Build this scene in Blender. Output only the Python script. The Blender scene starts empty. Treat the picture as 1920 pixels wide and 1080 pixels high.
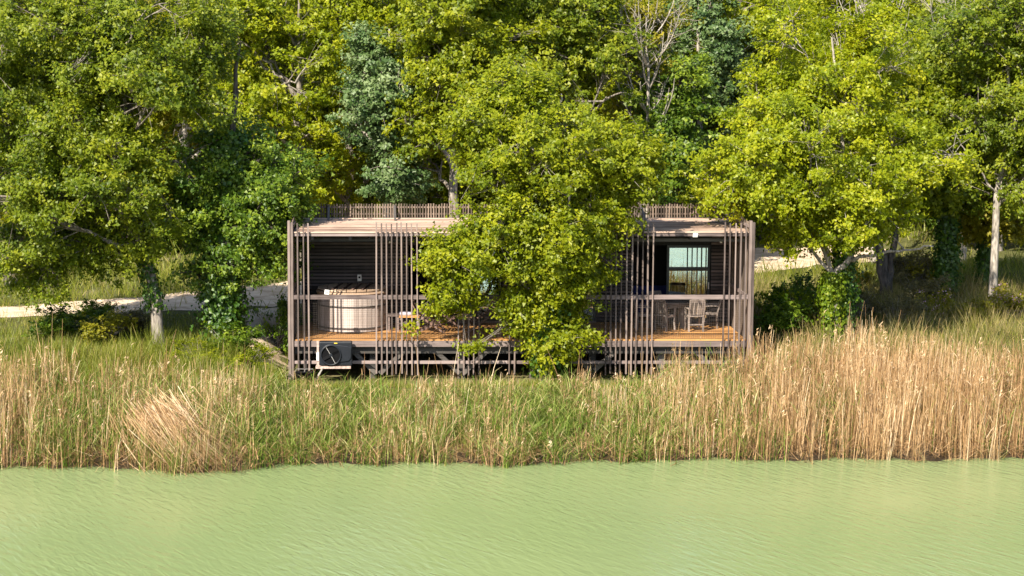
import bpy, math, random
import numpy as np
from mathutils import Vector, Matrix, Euler

# ------------------------------------------------------------------ camera, world, sun
random.seed(7)
rng = np.random.default_rng(7)
C = bpy.context.scene.collection
scene = bpy.context.scene
F_PX, PCX, PCY = 3733.0, 750.0, 540.0          # focal length and principal point of the 1920x1080 photograph
PITCH = math.atan((540 - 80) / F_PX)
CAM = np.array([0.0, -55.0, 9.8])

cd = bpy.data.cameras.new("camera")
cam = bpy.data.objects.new("camera", cd); C.objects.link(cam)
cam.location = CAM
cam.rotation_euler = (math.pi / 2 - PITCH, 0, 0)
cd.sensor_width = 36; cd.lens = F_PX / 1920 * 36
cd.shift_x = (960 - PCX) / 1920
cd.clip_start = 0.5; cd.clip_end = 2000
scene.camera = cam

SUN_EL, SUN_AZ = math.radians(41), math.radians(-33)   # from the front left of the cabin
sun_dir = Vector((math.sin(SUN_AZ) * math.cos(SUN_EL), -math.cos(SUN_AZ) * math.cos(SUN_EL), math.sin(SUN_EL)))
world = bpy.data.worlds.new("World"); scene.world = world; world.use_nodes = True
wn = world.node_tree.nodes; wl = world.node_tree.links
sky = wn.new("ShaderNodeTexSky"); sky.sky_type = 'NISHITA'; sky.sun_disc = False
sky.sun_elevation = SUN_EL; sky.sun_rotation = math.atan2(sun_dir.x, sun_dir.y)
wl.new(sky.outputs[0], wn["Background"].inputs[0]); wn["Background"].inputs[1].default_value = 0.10
sl = bpy.data.lights.new("sun", 'SUN'); sl.energy = 5.0; sl.angle = math.radians(0.5); sl.color = (1.0, 0.92, 0.76)
so = bpy.data.objects.new("sun", sl); C.objects.link(so)
so.rotation_euler = sun_dir.to_track_quat('Z', 'Y').to_euler()
scene.view_settings.view_transform = 'Standard'; scene.view_settings.look = 'None'
scene.view_settings.exposure = 1.32; scene.view_settings.gamma = 1; scene.view_settings.use_curve_mapping = False
scene.cycles.max_bounces = 8; scene.cycles.diffuse_bounces = 5; scene.cycles.glossy_bounces = 3
scene.cycles.transmission_bounces = 4; scene.cycles.transparent_max_bounces = 8

# ------------------------------------------------------------------ picture <-> place
Fv = np.array([0, math.cos(PITCH), -math.sin(PITCH)]); Uv = np.array([0, math.sin(PITCH), math.cos(PITCH)])
def ray(px, py):
    return np.array([1.0, 0, 0]) * ((px - PCX) / F_PX) + Fv + Uv * ((PCY - py) / F_PX)
def at(px, py, Y):
    r = ray(px, py); return CAM + r * ((Y - CAM[1]) / r[1])
def on_z(px, py, z):
    r = ray(px, py); return CAM + r * ((z - CAM[2]) / r[2])
def X(px, Y=0.0, py=560): return float(at(px, py, Y)[0])
def Z(py, Y=0.0, px=975): return float(at(px, py, Y)[2])
def ppm(Y): return F_PX / (Y + 55)

# ------------------------------------------------------------------ mesh helpers
WL = {}          # world location of every thing / part (no rotation while building)
def mesh_np(name, V, Fc, tint=None, smooth=False):
    V = np.ascontiguousarray(V, dtype=np.float32); Fc = np.ascontiguousarray(Fc, dtype=np.int32)
    me = bpy.data.meshes.new(name)
    k = Fc.shape[1]
    me.vertices.add(len(V)); me.vertices.foreach_set("co", V.ravel())
    me.loops.add(Fc.size); me.loops.foreach_set("vertex_index", Fc.ravel())
    me.polygons.add(len(Fc)); me.polygons.foreach_set("loop_start", np.arange(0, Fc.size, k, dtype=np.int32))
    if smooth: me.polygons.foreach_set("use_smooth", np.ones(len(Fc), dtype=bool))
    if tint is not None:
        a = me.attributes.new("tint", 'FLOAT', 'POINT'); a.data.foreach_set("value", np.ascontiguousarray(tint, dtype=np.float32))
    me.update(calc_edges=True)
    return me

class MB:
    def __init__(s): s.v = []; s.f = []
    def box(s, c, size, rot=None):
        n = len(s.v); hx, hy, hz = [q / 2 for q in size]
        R = Euler(rot).to_matrix() if rot else None
        for p in ((-hx,-hy,-hz),(hx,-hy,-hz),(hx,hy,-hz),(-hx,hy,-hz),(-hx,-hy,hz),(hx,-hy,hz),(hx,hy,hz),(-hx,hy,hz)):
            q = Vector(p)
            if R: q = R @ q
            s.v.append((q[0]+c[0], q[1]+c[1], q[2]+c[2]))
        s.f += [tuple(n+i for i in t) for t in ((0,3,2,1),(4,5,6,7),(0,1,5,4),(1,2,6,5),(2,3,7,6),(3,0,4,7))]
        return s
    def span(s, a, b):       # box between two corners
        return s.box([(p+q)/2 for p, q in zip(a, b)], [abs(q-p) for p, q in zip(a, b)])
    def bar(s, p, q, w, h, up=(0,0,1)):
        p = Vector(p); q = Vector(q); d = (q-p).normalized(); u = Vector(up)
        sd = d.cross(u)
        if sd.length < 1e-4: sd = d.cross(Vector((0,1,0)))
        sd.normalize(); u = sd.cross(d).normalized(); n = len(s.v)
        for e in (p, q):
            for a, b in ((-1,-1),(1,-1),(1,1),(-1,1)):
                t = e + sd*(a*w/2) + u*(b*h/2); s.v.append(tuple(t))
        s.f += [tuple(n+i for i in t) for t in ((0,1,2,3),(7,6,5,4),(0,4,5,1),(1,5,6,2),(2,6,7,3),(3,7,4,0))]
        return s
    def path(s, pts, w, h, up=(0,0,1)):
        for a, b in zip(pts[:-1], pts[1:]): s.bar(a, b, w, h, up)
        return s
    def lathe(s, prof, c=(0,0,0), n=24, axis='z', cap=True):
        b = len(s.v)
        for r, z in prof:
            for i in range(n):
                a = 2*math.pi*i/n; x, y = r*math.cos(a), r*math.sin(a)
                p = (x, y, z) if axis == 'z' else (x, -z, y)
                s.v.append((p[0]+c[0], p[1]+c[1], p[2]+c[2]))
        for j in range(len(prof)-1):
            for i in range(n):
                i2 = (i+1) % n
                s.f.append((b+j*n+i, b+j*n+i2, b+(j+1)*n+i2, b+(j+1)*n+i))
        if cap:
            s.f.append(tuple(b+i for i in reversed(range(n)))); e = b+(len(prof)-1)*n
            s.f.append(tuple(e+i for i in range(n)))
        return s
    def prism(s, poly, y0, y1):          # polygon in x,z extruded along y
        b = len(s.v); n = len(poly)
        for y in (y0, y1):
            for x, z in poly: s.v.append((x, y, z))
        s.f.append(tuple(b+i for i in range(n))); s.f.append(tuple(b+n+i for i in reversed(range(n))))
        for i in range(n):
            j = (i+1) % n; s.f.append((b+i, b+n+i, b+n+j, b+j))
        return s
    def build(s, name, mat, parent=None, smooth=False, bevel=0, **props):
        wlp = WL.get(parent.name, (0,0,0)) if parent else (0,0,0)
        me = bpy.data.meshes.new(name)
        me.from_pydata([(v[0]-wlp[0], v[1]-wlp[1], v[2]-wlp[2]) for v in s.v], [], s.f)
        me.update()
        if smooth:
            for p in me.polygons: p.use_smooth = len(p.vertices) == 4
        return link(name, me, mat, parent, bevel=bevel, **props)

def link(name, me, mat, parent=None, bevel=0, **props):
    o = bpy.data.objects.new(name, me); C.objects.link(o)
    if mat and not me.materials: me.materials.append(mat)
    if parent:
        o.parent = parent; WL[o.name] = WL.get(parent.name, (0,0,0))
    for k, v in props.items(): o[k] = v
    if bevel:
        m = o.modifiers.new("bevel", 'BEVEL'); m.width = bevel; m.segments = 2; m.limit_method = 'ANGLE'
    return o

def thing(name, label, cat, loc, group=None):
    o = bpy.data.objects.new(name, None); C.objects.link(o); o.location = loc
    o.empty_display_size = 0.2
    WL[o.name] = tuple(float(q) for q in loc); o['label'] = label; o['category'] = cat
    if group: o['group'] = group
    return o

def tag(o, label, cat, group=None):
    o['label'] = label; o['category'] = cat
    if group: o['group'] = group
    return o

_unit = {}
def plank(name, mat, parent, c, size, rot=(0,0,0), **props):      # one board, sharing a unit box mesh
    if mat.name not in _unit:
        m = MB().box((0,0,0), (1,1,1)); me = bpy.data.meshes.new("board_" + mat.name)
        me.from_pydata(m.v, [], m.f); me.materials.append(mat); _unit[mat.name] = me
    o = bpy.data.objects.new(name, _unit[mat.name]); C.objects.link(o)
    w = WL.get(parent.name, (0,0,0)) if parent else (0,0,0)
    o.location = (c[0]-w[0], c[1]-w[1], c[2]-w[2]); o.scale = size; o.rotation_euler = rot
    if parent: o.parent = parent; WL[o.name] = tuple(c)
    for k, v in props.items(): o[k] = v
    return o
def plank_span(name, mat, parent, a, b, **kw):
    return plank(name, mat, parent, [(p+q)/2 for p, q in zip(a, b)], [abs(q-p) for p, q in zip(a, b)], **kw)

def copy_thing(root, loc, rz=0.0, sc=None, label=None, group=None):
    r = root.copy(); C.objects.link(r); r.location = loc; r.rotation_euler = (0, 0, rz)
    if sc: r.scale = (sc, sc, sc) if not hasattr(sc, '__len__') else sc
    if label: r['label'] = label
    if group: r['group'] = group
    for ch in root.children:
        c = ch.copy(); C.objects.link(c); c.parent = r
        for g in ch.children:
            d = g.copy(); C.objects.link(d); d.parent = c
    return r

# ------------------------------------------------------------------ materials
def newmat(name):
    m = bpy.data.materials.new(name); m.use_nodes = True
    nt = m.node_tree; nt.nodes.clear()
    out = nt.nodes.new("ShaderNodeOutputMaterial")
    return m, nt, out
def N(nt, t, **kw):
    n = nt.nodes.new(t)
    for k, v in kw.items(): setattr(n, k, v)
    return n
def ramp(nt, stops):
    r = N(nt, "ShaderNodeValToRGB"); e = r.color_ramp.elements
    while len(e) > 1: e.remove(e[0])
    e[0].position = stops[0][0]; e[0].color = (*stops[0][1], 1)
    for p, c in stops[1:]:
        q = e.new(p); q.color = (*c, 1)
    return r

def wood(name, dark, light, grain='x', rough=0.75, scale=1.0, spec=0.3):
    m, nt, out = newmat(name); L = nt.links.new
    g = N(nt, "ShaderNodeNewGeometry"); oi = N(nt, "ShaderNodeObjectInfo")
    mp = N(nt, "ShaderNodeVectorMath", operation='MULTIPLY')
    s = {'x': (1.2, 26, 26), 'y': (26, 1.2, 26), 'z': (26, 26, 1.2)}[grain]
    mp.inputs[1].default_value = [q*scale for q in s]; L(g.outputs["Position"], mp.inputs[0])
    ad = N(nt, "ShaderNodeVectorMath", operation='ADD'); L(mp.outputs[0], ad.inputs[0])
    mu = N(nt, "ShaderNodeMath", operation='MULTIPLY'); mu.inputs[1].default_value = 71.0
    L(oi.outputs["Random"], mu.inputs[0]); L(mu.outputs[0], ad.inputs[1])
    no = N(nt, "ShaderNodeTexNoise"); no.inputs["Scale"].default_value = 1.0; no.inputs["Detail"].default_value = 5
    L(ad.outputs[0], no.inputs["Vector"])
    bl = N(nt, "ShaderNodeTexNoise"); bl.inputs["Scale"].default_value = 2.3; bl.inputs["Detail"].default_value = 3
    L(g.outputs["Position"], bl.inputs["Vector"])
    a1 = N(nt, "ShaderNodeMath", operation='MULTIPLY_ADD'); a1.inputs[1].default_value = 0.75
    L(no.outputs[0], a1.inputs[0])
    a2 = N(nt, "ShaderNodeMath", operation='MULTIPLY_ADD'); a2.inputs[1].default_value = 0.62; a2.inputs[2].default_value = -0.43
    L(oi.outputs["Random"], a2.inputs[0]); L(a2.outputs[0], a1.inputs[2])
    a3 = N(nt, "ShaderNodeMath", operation='MULTIPLY_ADD'); a3.inputs[1].default_value = 0.5
    L(bl.outputs[0], a3.inputs[0]); L(a1.outputs[0], a3.inputs[2])
    r = ramp(nt, [(0.18, dark), (0.5, [(p+q)/2 for p, q in zip(dark, light)]), (0.85, light)])
    L(a3.outputs[0], r.inputs[0])
    b = N(nt, "ShaderNodeBsdfPrincipled"); b.inputs["Roughness"].default_value = rough
    b.inputs["Specular IOR Level"].default_value = spec
    L(r.outputs[0], b.inputs["Base Color"])
    bp = N(nt, "ShaderNodeBump"); bp.inputs["Strength"].default_value = 0.35; bp.inputs["Distance"].default_value = 0.01
    L(no.outputs[0], bp.inputs["Height"]); L(bp.outputs[0], b.inputs["Normal"])
    L(b.outputs[0], out.inputs[0]); return m

def plain(name, col, rough=0.5, metal=0.0, spec=0.5, var=0.15, scale=6.0):
    m, nt, out = newmat(name); L = nt.links.new
    g = N(nt, "ShaderNodeNewGeometry")
    no = N(nt, "ShaderNodeTexNoise"); no.inputs["Scale"].default_value = scale; no.inputs["Detail"].default_value = 4
    L(g.outputs["Position"], no.inputs["Vector"])
    r = ramp(nt, [(0.3, [q*(1-var) for q in col]), (0.7, [min(1, q*(1+var)) for q in col])]); L(no.outputs[0], r.inputs[0])
    b = N(nt, "ShaderNodeBsdfPrincipled"); b.inputs["Roughness"].default_value = rough
    b.inputs["Metallic"].default_value = metal; b.inputs["Specular IOR Level"].default_value = spec
    L(r.outputs[0], b.inputs["Base Color"]); L(b.outputs[0], out.inputs[0]); return m

def leafmat(name, stops, transl=0.40, rough=0.45, spec=0.30, tcol=1.25):
    m, nt, out = newmat(name); L = nt.links.new
    a = N(nt, "ShaderNodeAttribute", attribute_name="tint"); r = ramp(nt, stops); L(a.outputs["Fac"], r.inputs[0])
    b = N(nt, "ShaderNodeBsdfPrincipled"); b.inputs["Roughness"].default_value = rough
    b.inputs["Specular IOR Level"].default_value = spec; L(r.outputs[0], b.inputs["Base Color"])
    t = N(nt, "ShaderNodeBsdfTranslucent")
    mc = N(nt, "ShaderNodeMix", data_type='RGBA', blend_type='MULTIPLY'); mc.inputs[0].default_value = 1.0
    L(r.outputs[0], mc.inputs[6]); mc.inputs[7].default_value = (tcol*1.12, tcol*1.16, tcol*0.40, 1)
    L(mc.outputs[2], t.inputs[0])
    mx = N(nt, "ShaderNodeMixShader"); mx.inputs[0].default_value = transl
    L(b.outputs[0], mx.inputs[1]); L(t.outputs[0], mx.inputs[2]); L(mx.outputs[0], out.inputs[0]); return m

M = {}
M['weathered'] = wood('weathered_wood', (0.060, 0.043, 0.040), (0.27, 0.212, 0.200), 'x')
M['batten'] = wood('batten_wood', (0.048, 0.035, 0.031), (0.235, 0.180, 0.160), 'z')
M['roofwood'] = wood('roof_wood', (0.13, 0.080, 0.060), (0.52, 0.375, 0.295), 'x')
M['picket'] = wood('picket_wood', (0.035, 0.025, 0.020), (0.22, 0.165, 0.13), 'z')
M['deck'] = wood('deck_wood', (0.22, 0.105, 0.038), (0.56, 0.285, 0.10), 'x', rough=0.6)
M['black_slat'] = wood('charred_slat', (0.030, 0.025, 0.027), (0.17, 0.135, 0.13), 'x', rough=0.6)
M['black_post'] = wood('dark_frame_wood', (0.016, 0.016, 0.017), (0.06, 0.05, 0.047), 'z', rough=0.6)
M['tubwood'] = wood('tub_wood', (0.22, 0.175, 0.155), (0.48, 0.405, 0.375), 'z')
M['lidwood'] = wood('lid_wood', (0.28, 0.19, 0.13), (0.56, 0.42, 0.31), 'y')
M['chairwood'] = wood('chair_wood', (0.06, 0.035, 0.028), (0.20, 0.125, 0.10), 'x')
M['grey_chair'] = wood('grey_chair_wood', (0.10, 0.08, 0.07), (0.34, 0.28, 0.25), 'z')
M['beam'] = wood('dark_beam', (0.03, 0.028, 0.027), (0.12, 0.105, 0.095), 'x')
M['band'] = plain('band_metal', (0.10, 0.085, 0.08), 0.45, 0.7)
M['steel'] = plain('galvanised_steel', (0.55, 0.52, 0.50), 0.45, 0.6)
M['rust'] = plain('rusty_steel', (0.40, 0.30, 0.26), 0.7, 0.1, var=0.4, scale=15)
M['anthracite'] = plain('anthracite_plastic', (0.012, 0.014, 0.019), 0.42, spec=0.3)
M['blackplastic'] = plain('black_plastic', (0.006, 0.006, 0.007), 0.85, spec=0.08)
M['white'] = plain('white_plastic', (0.78, 0.76, 0.74), 0.4, var=0.05)
M['yellow'] = plain('yellow_sticker', (0.75, 0.52, 0.05), 0.5)
M['room'] = plain('near_black_panel', (0.022, 0.018, 0.017), 0.8)
M['blue'] = plain('blue_fabric', (0.02, 0.03, 0.13), 0.9)
M['pillow'] = plain('pale_fabric', (0.45, 0.42, 0.52), 0.9)
M['string'] = plain('net_string', (0.045, 0.035, 0.03), 0.8)
M['bulb'] = plain('bulb_glass', (0.75, 0.72, 0.68), 0.15)
M['frame'] = plain('door_frame_paint', (0.012, 0.018, 0.020), 0.4)

def glassmat():
    m, nt, out = newmat('coated_glass'); L = nt.links.new
    g = N(nt, "ShaderNodeBsdfGlossy"); g.inputs["Roughness"].default_value = 0.015; g.inputs[0].default_value = (0.80, 0.90, 0.88, 1)
    t = N(nt, "ShaderNodeBsdfTransparent"); t.inputs[0].default_value = (0.7, 0.78, 0.76, 1)
    mx = N(nt, "ShaderNodeMixShader"); mx.inputs[0].default_value = 0.32
    L(g.outputs[0], mx.inputs[1]); L(t.outputs[0], mx.inputs[2]); L(mx.outputs[0], out.inputs[0]); return m
M['glass'] = glassmat()

def barkmat(name, dark, light):
    m, nt, out = newmat(name); L = nt.links.new
    g = N(nt, "ShaderNodeNewGeometry")
    mp = N(nt, "ShaderNodeVectorMath", operation='MULTIPLY'); mp.inputs[1].default_value = (9, 9, 2.2); L(g.outputs["Position"], mp.inputs[0])
    no = N(nt, "ShaderNodeTexNoise"); no.inputs["Detail"].default_value = 6; no.inputs["Scale"].default_value = 1.6; L(mp.outputs[0], no.inputs["Vector"])
    r = ramp(nt, [(0.33, dark), (0.5, [(p+q)/2 for p, q in zip(dark, light)]), (0.66, light)]); L(no.outputs[0], r.inputs[0])
    b = N(nt, "ShaderNodeBsdfPrincipled"); b.inputs["Roughness"].default_value = 0.85; L(r.outputs[0], b.inputs["Base Color"])
    bp = N(nt, "ShaderNodeBump"); bp.inputs["Strength"].default_value = 0.7; bp.inputs["Distance"].default_value = 0.03
    L(no.outputs[0], bp.inputs["Height"]); L(bp.outputs[0], b.inputs["Normal"]); L(b.outputs[0], out.inputs[0]); return m
M['bark'] = barkmat('bark', (0.07, 0.055, 0.045), (0.30, 0.26, 0.22))
M['palebark'] = barkmat('pale_bark', (0.13, 0.11, 0.09), (0.40, 0.35, 0.30))
M['darkbark'] = barkmat('dark_bark', (0.025, 0.02, 0.018), (0.10, 0.08, 0.07))

M['leaf_mid'] = leafmat('leaves_mid_green', [(0, (0.061, 0.101, 0.006)), (0.5, (0.143, 0.185, 0.009)), (1, (0.274, 0.293, 0.018))], transl=0.45)
M['leaf_dark'] = leafmat('leaves_dark_green', [(0, (0.038, 0.084, 0.008)), (0.55, (0.092, 0.152, 0.011)), (1, (0.221, 0.281, 0.022))])
M['leaf_bright'] = leafmat('leaves_bright_green', [(0, (0.089, 0.132, 0.004)), (0.5, (0.189, 0.224, 0.006)), (1, (0.325, 0.330, 0.012))], transl=0.47)
M['leaf_yellow'] = leafmat('leaves_yellow_green', [(0, (0.115, 0.160, 0.004)), (0.5, (0.224, 0.265, 0.006)), (1, (0.370, 0.365, 0.014))], transl=0.48)
M['leaf_blue'] = leafmat('leaves_blue_green', [(0, (0.035, 0.075, 0.020)), (0.5, (0.090, 0.145, 0.042)), (1, (0.215, 0.270, 0.125))], transl=0.3)
M['leaf_olive'] = leafmat('leaves_olive', [(0, (0.115, 0.121, 0.007)), (0.5, (0.219, 0.208, 0.011)), (1, (0.363, 0.308, 0.035))], transl=0.46)
M['leaf_ivy'] = leafmat('leaves_ivy', [(0, (0.018, 0.057, 0.006)), (0.5, (0.048, 0.115, 0.008)), (1, (0.120, 0.203, 0.014))], spec=0.6)
M['leaf_ivy_lit'] = leafmat('leaves_ivy_lit', [(0, (0.05, 0.10, 0.006)), (0.5, (0.12, 0.18, 0.008)), (1, (0.22, 0.26, 0.014))])  # brighter copy of the ivy leaves, sunlight put into the colour
M['leaf_brown'] = leafmat('leaves_dry_shrub', [(0, (0.060, 0.055, 0.022)), (0.5, (0.125, 0.110, 0.045)), (1, (0.220, 0.185, 0.090))])
M['flower'] = leafmat('petals_pink', [(0, (0.45, 0.22, 0.42)), (1, (0.70, 0.45, 0.68))])
M['reed_dry'] = leafmat('reed_straw', [(0, (0.11, 0.055, 0.026)), (0.42, (0.34, 0.205, 0.098)), (0.78, (0.54, 0.365, 0.205)), (1, (0.70, 0.55, 0.38))], transl=0.22, tcol=1.1, spec=0.25)
M['reed_mix'] = leafmat('reed_mixed', [(0, (0.07, 0.10, 0.014)), (0.4, (0.105, 0.165, 0.020)), (0.72, (0.22, 0.25, 0.055)), (1, (0.46, 0.38, 0.20))], transl=0.28, tcol=1.1, spec=0.25)
M['reed_green'] = leafmat('reed_green', [(0, (0.035, 0.085, 0.008)), (0.5, (0.095, 0.175, 0.014)), (1, (0.22, 0.28, 0.050))], transl=0.3, tcol=1.1, spec=0.3)
M['grass'] = leafmat('grass_blades', [(0, (0.060, 0.085, 0.008)), (0.45, (0.145, 0.172, 0.016)), (0.8, (0.235, 0.225, 0.040)), (1, (0.40, 0.31, 0.13))], transl=0.3, tcol=1.1, spec=0.25)
M['grass_dry'] = leafmat('grass_dry', [(0, (0.085, 0.075, 0.025)), (0.5, (0.21, 0.175, 0.062)), (1, (0.40, 0.31, 0.15))], transl=0.25, tcol=1.1, spec=0.25)

def groundmat():
    m, nt, out = newmat('soil'); L = nt.links.new
    g = N(nt, "ShaderNodeNewGeometry")
    n1 = N(nt, "ShaderNodeTexNoise"); n1.inputs["Scale"].default_value = 0.45; n1.inputs["Detail"].default_value = 8; n1.inputs["Roughness"].default_value = 0.7
    L(g.outputs["Position"], n1.inputs["Vector"])
    r = ramp(nt, [(0.3, (0.055, 0.048, 0.022)), (0.5, (0.085, 0.088, 0.030)), (0.68, (0.19, 0.155, 0.085))]); L(n1.outputs[0], r.inputs[0])
    b = N(nt, "ShaderNodeBsdfPrincipled"); b.inputs["Roughness"].default_value = 0.95; b.inputs["Specular IOR Level"].default_value = 0.1
    L(r.outputs[0], b.inputs["Base Color"])
    n2 = N(nt, "ShaderNodeTexNoise"); n2.inputs["Scale"].default_value = 9; n2.inputs["Detail"].default_value = 6; L(g.outputs["Position"], n2.inputs["Vector"])
    bp = N(nt, "ShaderNodeBump"); bp.inputs["Strength"].default_value = 0.8; bp.inputs["Distance"].default_value = 0.06
    L(n2.outputs[0], bp.inputs["Height"]); L(bp.outputs[0], b.inputs["Normal"]); L(b.outputs[0], out.inputs[0]); return m
M['soil'] = groundmat()
def sandmat():
    m, nt, out = newmat('pale_sand'); L = nt.links.new
    g = N(nt, "ShaderNodeNewGeometry")
    n1 = N(nt, "ShaderNodeTexNoise"); n1.inputs["Scale"].default_value = 1.3; n1.inputs["Detail"].default_value = 9; n1.inputs["Roughness"].default_value = 0.75
    L(g.outputs["Position"], n1.inputs["Vector"])
    r = ramp(nt, [(0.28, (0.20, 0.14, 0.085)), (0.42, (0.42, 0.31, 0.215)), (0.58, (0.58, 0.455, 0.34)), (0.78, (0.68, 0.56, 0.44))]); L(n1.outputs[0], r.inputs[0])
    b = N(nt, "ShaderNodeBsdfPrincipled"); b.inputs["Roughness"].default_value = 0.95; b.inputs["Specular IOR Level"].default_value = 0.1
    L(r.outputs[0], b.inputs["Base Color"])
    bp = N(nt, "ShaderNodeBump"); bp.inputs["Strength"].default_value = 0.6; bp.inputs["Distance"].default_value = 0.005
    L(n1.outputs[0], bp.inputs["Height"]); L(bp.outputs[0], b.inputs["Normal"]); L(b.outputs[0], out.inputs[0]); return m
M['sand'] = sandmat()
def watermat():
    m, nt, out = newmat('turbid_green_water'); L = nt.links.new
    g = N(nt, "ShaderNodeNewGeometry")
    big = N(nt, "ShaderNodeTexNoise"); big.inputs["Scale"].default_value = 0.10; big.inputs["Detail"].default_value = 3; L(g.outputs["Position"], big.inputs["Vector"])
    r = ramp(nt, [(0.3, (0.168, 0.218, 0.094)), (0.7, (0.188, 0.235, 0.106))]); L(big.outputs[0], r.inputs[0])
    b = N(nt, "ShaderNodeBsdfPrincipled"); b.inputs["Roughness"].default_value = 0.12; b.inputs["IOR"].default_value = 1.33
    b.inputs["Specular IOR Level"].default_value = 0.5
    L(r.outputs[0], b.inputs["Base Color"])
    vr = N(nt, "ShaderNodeVectorRotate", rotation_type='Z_AXIS'); vr.inputs["Angle"].default_value = math.radians(62); L(g.outputs["Position"], vr.inputs["Vector"])
    mp = N(nt, "ShaderNodeVectorMath", operation='MULTIPLY'); mp.inputs[1].default_value = (1.3, 4.6, 1); L(vr.outputs[0], mp.inputs[0])
    n1 = N(nt, "ShaderNodeTexNoise"); n1.inputs["Scale"].default_value = 1.5; n1.inputs["Detail"].default_value = 4; n1.inputs["Distortion"].default_value = 0.5; L(mp.outputs[0], n1.inputs["Vector"])
    n2 = N(nt, "ShaderNodeTexNoise"); n2.inputs["Scale"].default_value = 0.35; n2.inputs["Detail"].default_value = 2; L(g.outputs["Position"], n2.inputs["Vector"])
    mu = N(nt, "ShaderNodeMath", operation='MULTIPLY'); L(n1.outputs[0], mu.inputs[0]); L(n2.outputs[0], mu.inputs[1])
    bp = N(nt, "ShaderNodeBump"); bp.inputs["Strength"].default_value = 1.0; bp.inputs["Distance"].default_value = 0.05
    L(mu.outputs[0], bp.inputs["Height"]); L(bp.outputs[0], b.inputs["Normal"]); L(b.outputs[0], out.inputs[0]); return m
M['water'] = watermat()

# ------------------------------------------------------------------ terrain
SHX = np.array([-60, -9.4, -7.3, -5.2, -3.7, -1.9, 0, 3.2, 5.7, 14.7, 60])
SHY = np.array([-9.6, -9.8, -9.5, -10.3, -9.9, -9.2, -9.2, -9.3, -8.8, -8.75, -8.6])
def shore(x): return np.interp(x, SHX, SHY) + 0.14*np.sin(x*1.9) + 0.10*np.sin(x*4.3+1) + 0.07*np.sin(x*9.1+2) + 0.05*np.sin(x*17.3)
def sstep(a, b, x):
    t = np.clip((x-a)/(b-a), 0, 1); return t*t*(3-2*t)
def height(x, y):
    x = np.asarray(x, float); y = np.asarray(y, float); t = y - shore(x)
    h = np.interp(t, [-40, -3, 0, 1, 5, 9, 16, 34, 60, 400], [-2.5, -0.9, -0.04, 0.2, 0.70, 1.05, 1.40, 1.9, 2.4, 4.0])
    h = h + 0.20*np.clip(y-27, 0, None)*sstep(27, 40, y)
    h = np.where(y > 95, h + 0.0*y, h)
    h = h + sstep(1, 6, t)*(0.07*np.sin(x*0.9+1.3)*np.cos(y*0.7) + 0.03*np.sin(x*2.3+y*1.7))
    m = sstep(-4.4, -3.0, x)*(1-sstep(9.7, 10.8, x))*sstep(-3.5, -1.5, y)*(1-sstep(6.5, 8.5, y))
    return h*(1-m) + 0.42*m
def hz(x, y): return float(height(x, y))
def ground_hit(px, py):
    r = ray(px, py); d = np.linspace(35, 200, 3000)/r[1]
    P = CAM[None] + r[None]*d[:, None]
    below = P[:, 2] < height(P[:, 0], P[:, 1]); i = int(np.argmax(below)) if below.any() else -1
    return P[i]

def grid_mesh(xs, ys, fz):
    gx, gy = np.meshgrid(xs, ys); V = np.stack([gx.ravel(), gy.ravel(), fz(gx, gy).ravel()], 1)
    nx, ny = len(xs), len(ys); i, j = np.meshgrid(np.arange(nx-1), np.arange(ny-1)); a = (j*nx+i).ravel()
    return V, np.stack([a, a+1, a+nx+1, a+nx], 1)
xs = np.concatenate([np.linspace(-400, -30, 20)[:-1], np.linspace(-30, 40, 150), np.linspace(40, 400, 20)[1:]])
ys = np.concatenate([np.linspace(-40, -12, 12)[:-1], np.linspace(-12, 30, 120), np.linspace(30, 500, 60)[1:]])
V, Fc = grid_mesh(xs, ys, height)
link('ground', mesh_np('ground', V, Fc, smooth=True), M['soil'], kind='structure')
V, Fc = grid_mesh(np.linspace(-500, 500, 3), np.linspace(-600, 0, 3), lambda a, b: a*0)
link('water', mesh_np('water', V, Fc), M['water'], kind='structure')

def strip_between(name, up, lo, mat, n=90, m=7, lift=0.02, wob=0.12):
    up = np.array([ground_hit(*p)[:2] for p in up]); lo = np.array([ground_hit(*p)[:2] for p in lo])
    def res(p):
        s = np.concatenate([[0], np.cumsum(np.linalg.norm(np.diff(p, axis=0), axis=1))]); t = np.linspace(0, s[-1], n)
        return np.stack([np.interp(t, s, p[:, 0]), np.interp(t, s, p[:, 1])], 1)
    a, b = res(up), res(lo); Vs = []
    for k in range(m):
        w = k/(m-1); p = a*(1-w)+b*w
        if k in (0, m-1): p = p + wob*np.stack([np.sin(np.arange(n)*1.7), np.sin(np.arange(n)*0.9+k)+0.6*np.sin(np.arange(n)*2.7)], 1)
        Vs.append(np.stack([p[:, 0], p[:, 1], height(p[:, 0], p[:, 1])+lift], 1))
    V = np.concatenate(Vs); i, j = np.meshgrid(np.arange(n-1), np.arange(m-1)); q = (j*n+i).ravel()
    return link(name, mesh_np(name, V, np.stack([q+n, q+n+1, q+1, q], 1), smooth=True), mat, kind='structure')
strip_between('path', [(-260, 588), (0, 577), (150, 566), (300, 556), (420, 543), (540, 528), (900, 502), (1200, 486), (1420, 466), (1600, 462), (1660, 468)],
              [(-260, 618), (0, 599), (150, 589), (300, 585), (420, 585), (540, 572), (900, 548), (1200, 532), (1420, 514), (1600, 497), (1660, 486)], M['sand'])
strip_between('sand_patch', [(452, 588), (458, 620), (462, 660), (480, 700)], [(530, 574), (524, 610), (532, 660), (544, 706)], M['sand'], n=24, lift=0.024)

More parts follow.
